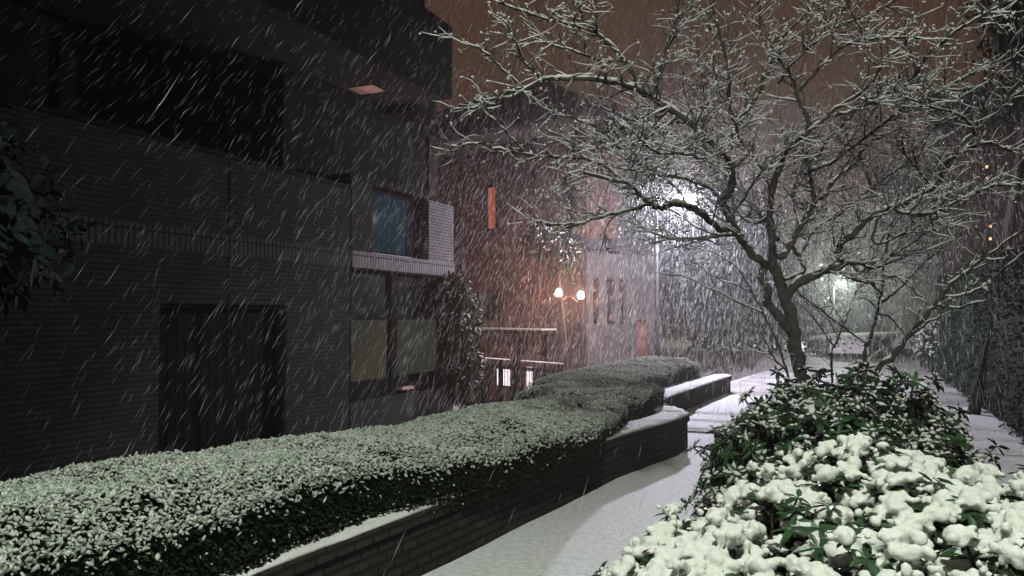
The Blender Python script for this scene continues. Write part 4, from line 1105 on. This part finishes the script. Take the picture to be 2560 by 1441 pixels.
# tall dark hedge on the right side of the path
def tall_hedge():
    A = np.array([5.45, 7.6]); Bq = np.array([10.3, 18.6])
    d = Bq - A; L = np.linalg.norm(d); d /= L; nrm = np.array([-d[1], d[0]])    # towards the path
    root = empty("tall_hedge", (*A, 0)); o = np.array([*A, 0])
    def h(t): return 2.45 + .25 * fbm(t * .7, 3.1) + .12 * fbm(t * 2.3, 1)
    mb = MB(); V = []; ts = np.arange(-3, L + .01, .3); th = 1.1
    prof = ((0.0, 0), (.03, .5), (0, .93), (-.25, 1.0), (-th, .96), (-th, 0))
    for t in ts:
        for off, zf in prof:
            p = A + d * t + nrm * (off + .10 * fbm(t * 1.2, zf * 3))
            V.append((p[0] - o[0], p[1] - o[1], -.1 + (h(t) + .1) * zf))
    n = len(prof)
    mb.add(V, np.array([(i * n + j, i * n + j + 1, (i + 1) * n + j + 1, (i + 1) * n + j) for i in range(len(ts) - 1) for j in range(n - 1)]))
    mb.f.append(np.array([list(range((len(ts) - 1) * n, len(ts) * n))])); mb.f.append(np.array([list(range(n))[::-1]]))
    mb.build("inner_branches", M["leaf_dark"], root)
    n = 17000; base, ax, nr, sn_c, sn_a = [], [], [], [], []
    for k in range(n):
        t = random.uniform(-3, L); zf = random.random()
        off = random.uniform(-.02, .09)
        z = h(t) * zf
        if k % 6 == 0: off = -random.random() * th; z = h(t)
        if k % 11 == 0: t = L + .03; off = -random.random() * th
        p = A + d * t + nrm * (off + .10 * fbm(t * 1.2, zf * 3))
        q = np.array([p[0], p[1], z]) - o
        a = np.array([nrm[0] * .6, nrm[1] * .6, -.4]) + RNG.normal(0, .5, 3)
        base.append(q); ax.append(a); nr.append(np.array([nrm[0], nrm[1], .9]) + RNG.normal(0, .3, 3))
        if random.random() < (.06 if k % 6 == 0 else .006): sn_c.append(q + np.array([nrm[0] * .03, nrm[1] * .03, .01])); sn_a.append(a)
    lf = MB(); l = RNG.uniform(.5, 1.2, n) * .085
    lf.leaves(np.array(base), np.array(ax), np.array(nr), l, l * .5); lf.build("foliage", M["leaf_dark"], root)
    sn = MB(); k = len(sn_c); l = RNG.uniform(.3, 1, k) * .03
    sn.blobs(np.array(sn_c), np.array(sn_a), l, l * .5, l * .4, .2); sn.build("snow_cover", M["snow_twig"], root, True)
    tag(root, "tall dark clipped hedge beside the path, flecked with snow", "hedge")
    # a dark trunk standing at the hedge face, with its evergreen crown
    t = 4.2; p = A + d * t + nrm * .32
    q = P(2545, 90, p[1] + .4)
    leafy_mass("evergreen_tree", "tall dark evergreen standing at the tall hedge, crown reaching out of view", "tree",
               [(q.x + .35, q.y, q.z, .9, .9, 1.0), (q.x + .45, q.y, q.z + 1.2, 1.2, 1.1, 1.2)], 3600, .12, M["leaf_dark"], .04, stem=(p[0], p[1], -.05, .10))
tall_hedge()
q = P(2335, 900, 19.8)
leafy_mass("round_shrub", "rounded shrub at the end of the tall hedge, its snow lit pink", "shrub",
           [(q.x + .15, q.y, .75, .42, .9, .75)], 2200, .09, M["leaf_hedge"], .45, snow_size=.9, droop=.1)

# far end of the road
def mound_hedge(name, a, b, dep, hz, label, m_snow, snow_th=.16, n=2600):
    d = np.array([b[0] - a[0], b[1] - a[1]]); L = np.linalg.norm(d); d /= L
    root = empty(name, (a[0], a[1], .1), math.atan2(d[1], d[0]))
    mb = MB(); sn = MB(); V = []; S = []; nx = 26
    prof = [(0, 0), (-.04, .55), (.05, .9), (.3 * dep, 1), (.7 * dep, 1), (dep - .05, .9), (dep, 0)]
    for i in range(nx):
        x = L * i / (nx - 1); e = math.sqrt(max(0.02, 1 - (2 * i / (nx - 1) - 1) ** 6))
        for y, z in prof: V.append((x, y, z * hz * e + .05 * fbm(x * 2, y * 2, z)))
        for y, z in prof[1:-1]: S.append((x, y + (-.03 if z < .6 else 0), z * hz * e + (snow_th if z > .6 else -.15) + .05 * fbm(x * 1.5, y * 1.5, z)))
    k = len(prof)
    mb.add(V, np.array([(i * k + j, i * k + j + 1, (i + 1) * k + j + 1, (i + 1) * k + j) for i in range(nx - 1) for j in range(k - 1)])[:, ::-1])
    mb.build("inner_branches", M["leaf_hedge"], root, True)
    k -= 2
    sn.add(S, np.array([(i * k + j, i * k + j + 1, (i + 1) * k + j + 1, (i + 1) * k + j) for i in range(nx - 1) for j in range(k - 1)])[:, ::-1])
    sn.build("snow_cover", m_snow, root, True)
    bs = np.stack([RNG.uniform(0, L, n), np.where(RNG.random(n) < .6, -.03, RNG.uniform(0, dep, n)), RNG.uniform(0, hz * .95, n)], 1)
    lf = MB(); lf.leaves(bs, RNG.normal(0, 1, (n, 3)), RNG.normal(0, 1, (n, 3)), .13, .07); lf.build("foliage", M["leaf_hedge"], root)
    tag(root, label, "hedge", "low hedges at the far end of the road")
a, b = P(2015, 880, 30), P(2165, 880, 27)
mound_hedge("low_hedge", (a.x, a.y), (b.x, b.y), 2.6, .55, "low broad hedge buried under smooth snow beneath the far lamp", M["snow"], .22)
a, b = P(2170, 890, 26), P(2300, 890, 30)
mound_hedge("low_hedge", (a.x, a.y), (b.x, b.y), 1.4, .75, "dark low hedge with a thin snow cap at the road bend", M["snow"], .05)

# bare and leafy trees beyond the far lamp
def far_tree(px, Y, h, r, label):
    b = P(px, 880, Y); root = empty("far_tree", (b.x, b.y, 0))
    T = Plant(root, 1.0)
    o = np.array([b.x, b.y, 0])
    pts = smooth([o, o + [.1, 0, h * .3], o + [-.1, .1, h * .6], o + [.15, 0, h]], 4, .03)
    T.trunk.tube(pts - T.o, np.linspace(r, r * .3, len(pts)), 8)
    for k in range(26):
        i = random.randint(4, len(pts) - 1); a = random.uniform(0, 6.28)
        d = np.array([math.cos(a), math.sin(a), random.uniform(.3, 1.2)])
        q = T.shoot(pts[i], d, random.uniform(.8, 2.2), .03, 7, .4, .18); T.limbs.tube(q - T.o, np.linspace(.035, .01, 8), 5)
        for _ in range(9):
            j = random.randint(2, 7); q2 = T.shoot(q[j], d + RNG.normal(0, .7, 3), random.uniform(.3, .9), .01, 4); T.twigs.tube(q2 - T.o, np.linspace(.012, .006, 5), 3, cap=False)
            T.lay_snow(q2, np.linspace(.012, .006, 5), 1.2)
        T.lay_snow(q, np.linspace(.035, .01, 8))
    T.finish()
    tag(root, label, "tree", "bare trees beyond the road")
far_tree(2042, 43, 6.5, .16, "bare far tree standing beside the farthest lamp")
far_tree(2170, 46, 7.0, .18, "slender bare far tree to one side of the distant road lamp, above the low hedge")
far_tree(2250, 40, 6.0, .15, "bare far tree over the dark low hedge at the road bend")
for (px, py, Y, rx, rz, lab) in [(2080, 800, 52, 6.5, 2.6, "pale green far shrubbery behind the distant road lamp"), (2260, 770, 46, 4.0, 3.0, "dim far evergreen behind the dark low hedge"), (1960, 790, 50, 4.5, 3.0, "dim far evergreen behind the tree trunk")]:
    q = P(px, py, Y)
    leafy_mass("far_shrubbery", lab, "shrub", [(q.x, q.y, q.z - .3, rx, 2.0, rz), (q.x + rx * .5, q.y, q.z + .3, rx * .5, 1.8, rz * .7), (q.x - rx * .5, q.y, q.z + .1, rx * .45, 1.8, rz * .8)], 4200, .35, M["leaf_far"] if "leaf_far" in M else M["leaf_hedge"], .12, "shrubbery beyond the road")

# houses behind the canopy on the other side
def far_house(name, px, Y, w, dep, zt, ridge, label, ms, wins=(), chim=None, rot=.35):
    a = P(px, 800, Y); root = empty(name, (a.x, a.y, 0), rot)
    mb = MB(); holed_wall(mb, 0, w, -.2, zt, [], 0, .3); mb.box(0, .3, .302, dep, -.2, zt).box(w - .3, w, .302, dep, -.2, zt).build("wall", ms, root)
    rf = MB(); e = .35
    rf.add([(-e, -e, zt), (w + e, -e, zt), (w + e, dep + e, zt), (-e, dep + e, zt), (-e, dep / 2, ridge), (w + e, dep / 2, ridge)], [(0, 1, 5, 4), (2, 3, 4, 5), (3, 2, 1, 0)])
    rf.f.append(np.array([(1, 2, 5), (3, 0, 4)])); r = rf.build("roof", M["roof"], root)
    if chim:
        c = MB().box(chim[0] - .3, chim[0] + .3, dep / 2 - .3, dep / 2 + .3, ridge - .8, ridge + chim[1]).build("chimney", M["brick_house"], r)
    for (x, z, ww, hh) in wins:
        f = MB().box(x - ww / 2 - .05, x + ww / 2 + .05, -.03, -.003, z - hh / 2 - .05, z + hh / 2 + .05).build("window", M["metal_dark"], root)
        MB().box(x - ww / 2, x + ww / 2, -.045, -.032, z - hh / 2, z + hh / 2).build("pane", M["warm_pane"], f)
    tag(root, label, "house")
M["warm_pane"] = emit_mat("warm_pane", (1.0, .50, .25), 2.0)
far_house("far_house", 2215, 42, 6.5, 6, 7.0, 10.2, "far dark house with a chimney rising behind the tree crown", M["brick_dim"], chim=(1.6, 1.7), rot=-.42)
def hz(px, py, Y): return P(px, py, Y).z
far_house("brown_house", 2352, 24, 6.0, 6, 7.3, 9.3, "brown house behind the tall hedge with a few tiny warm lit windows", M["brick_dim"],
          wins=[(27.4 * math.tan(math.atan((x - 1280) / F) - math.atan((2352 - 1280) / F)), hz(x, y, 24), .07, .08) for x, y in ((2475, 428), (2475, 456), (2520, 570), (2481, 572), (2480, 603))], rot=-.53)

# ================================================================== FALLING SNOW
def falling_snow():
    fall = -np.array([.45, 1.0, 1.38]); fall /= np.linalg.norm(fall)        # the wind drives it towards the path
    N = 150000
    y = RNG.uniform(1.7, 30, N * 2); x = RNG.uniform(-14, 22, N * 2); z = RNG.uniform(-.1, 9.5, N * 2)
    ok = (np.abs(x) < .80 * y + 2.0) & (z < 1.6 + .55 * y + 1.2)
    keep = RNG.random(N * 2) < np.clip((y - 3) / 11, .05, 1)
    c = np.stack([x, y, z], 1)[ok & keep][:N]
    n = len(c)
    d = fall + RNG.normal(0, .075, (n, 3)) + .10 * np.stack([np.sin(c[:, 1] * .9 + c[:, 2]), np.zeros(n), np.zeros(n)], 1)
    d /= np.linalg.norm(d, axis=1)[:, None]
    L = RNG.uniform(.06, .13, n); r = RNG.uniform(.0016, .0042, n) * np.clip(c[:, 1] / 9, .55, 1.1)
    a = np.cross(d, [0, 1.0, 0]); a /= np.linalg.norm(a, axis=1)[:, None]; b = np.cross(d, a)
    tip1, tip2 = c - d * L[:, None], c + d * L[:, None]
    bend = RNG.normal(0, .005, (n, 1)) * a
    m = [c + bend + (a * math.cos(t) + b * math.sin(t)) * r[:, None] for t in (0, 2.094, 4.189)]
    V = np.stack([tip1, tip2, *m], 1).reshape(-1, 3)
    f = np.array([(0, 2, 3), (0, 3, 4), (0, 4, 2), (1, 3, 2), (1, 4, 3), (1, 2, 4)])
    mb = MB(); mb.add(V, (f[None] + (np.arange(n) * 5)[:, None, None]).reshape(-1, 3))
    m = bpy.data.materials.new("snowflake"); m.use_nodes = True
    t = m.node_tree; t.nodes.clear()
    out = t.nodes.new("ShaderNodeOutputMaterial"); di = t.nodes.new("ShaderNodeBsdfDiffuse"); tl = t.nodes.new("ShaderNodeBsdfTranslucent"); tr = t.nodes.new("ShaderNodeBsdfTransparent")
    m1 = t.nodes.new("ShaderNodeMixShader"); m2 = t.nodes.new("ShaderNodeMixShader")
    di.inputs[0].default_value = (.9, .9, .9, 1); tl.inputs[0].default_value = (.9, .9, .9, 1)
    m1.inputs[0].default_value = .5; m2.inputs[0].default_value = .30
    t.links.new(di.outputs[0], m1.inputs[1]); t.links.new(tl.outputs[0], m1.inputs[2])
    t.links.new(tr.outputs[0], m2.inputs[1]); t.links.new(m1.outputs[0], m2.inputs[2]); t.links.new(m2.outputs[0], out.inputs["Surface"])
    tag(mb.build("falling_snow", m, smooth=True), "wind driven snow falling thickly across the path", "snow", kind="stuff")
falling_snow()

# ================================================================== HAZE
def haze():
    mb = MB().box(-150, 150, -130, 170, -3, 16)
    m = bpy.data.materials.new("haze"); m.use_nodes = True
    t = m.node_tree; t.nodes.clear()
    out = t.nodes.new("ShaderNodeOutputMaterial"); v = t.nodes.new("ShaderNodeVolumePrincipled")
    v.inputs["Color"].default_value = (.95, .95, .96, 1); v.inputs["Density"].default_value = HAZE; v.inputs["Anisotropy"].default_value = .8
    t.links.new(v.outputs[0], out.inputs["Volume"])
    tag(mb.build("haze", m), "thin snowy haze filling the night air", "haze", kind="stuff")
if HAZE: haze()
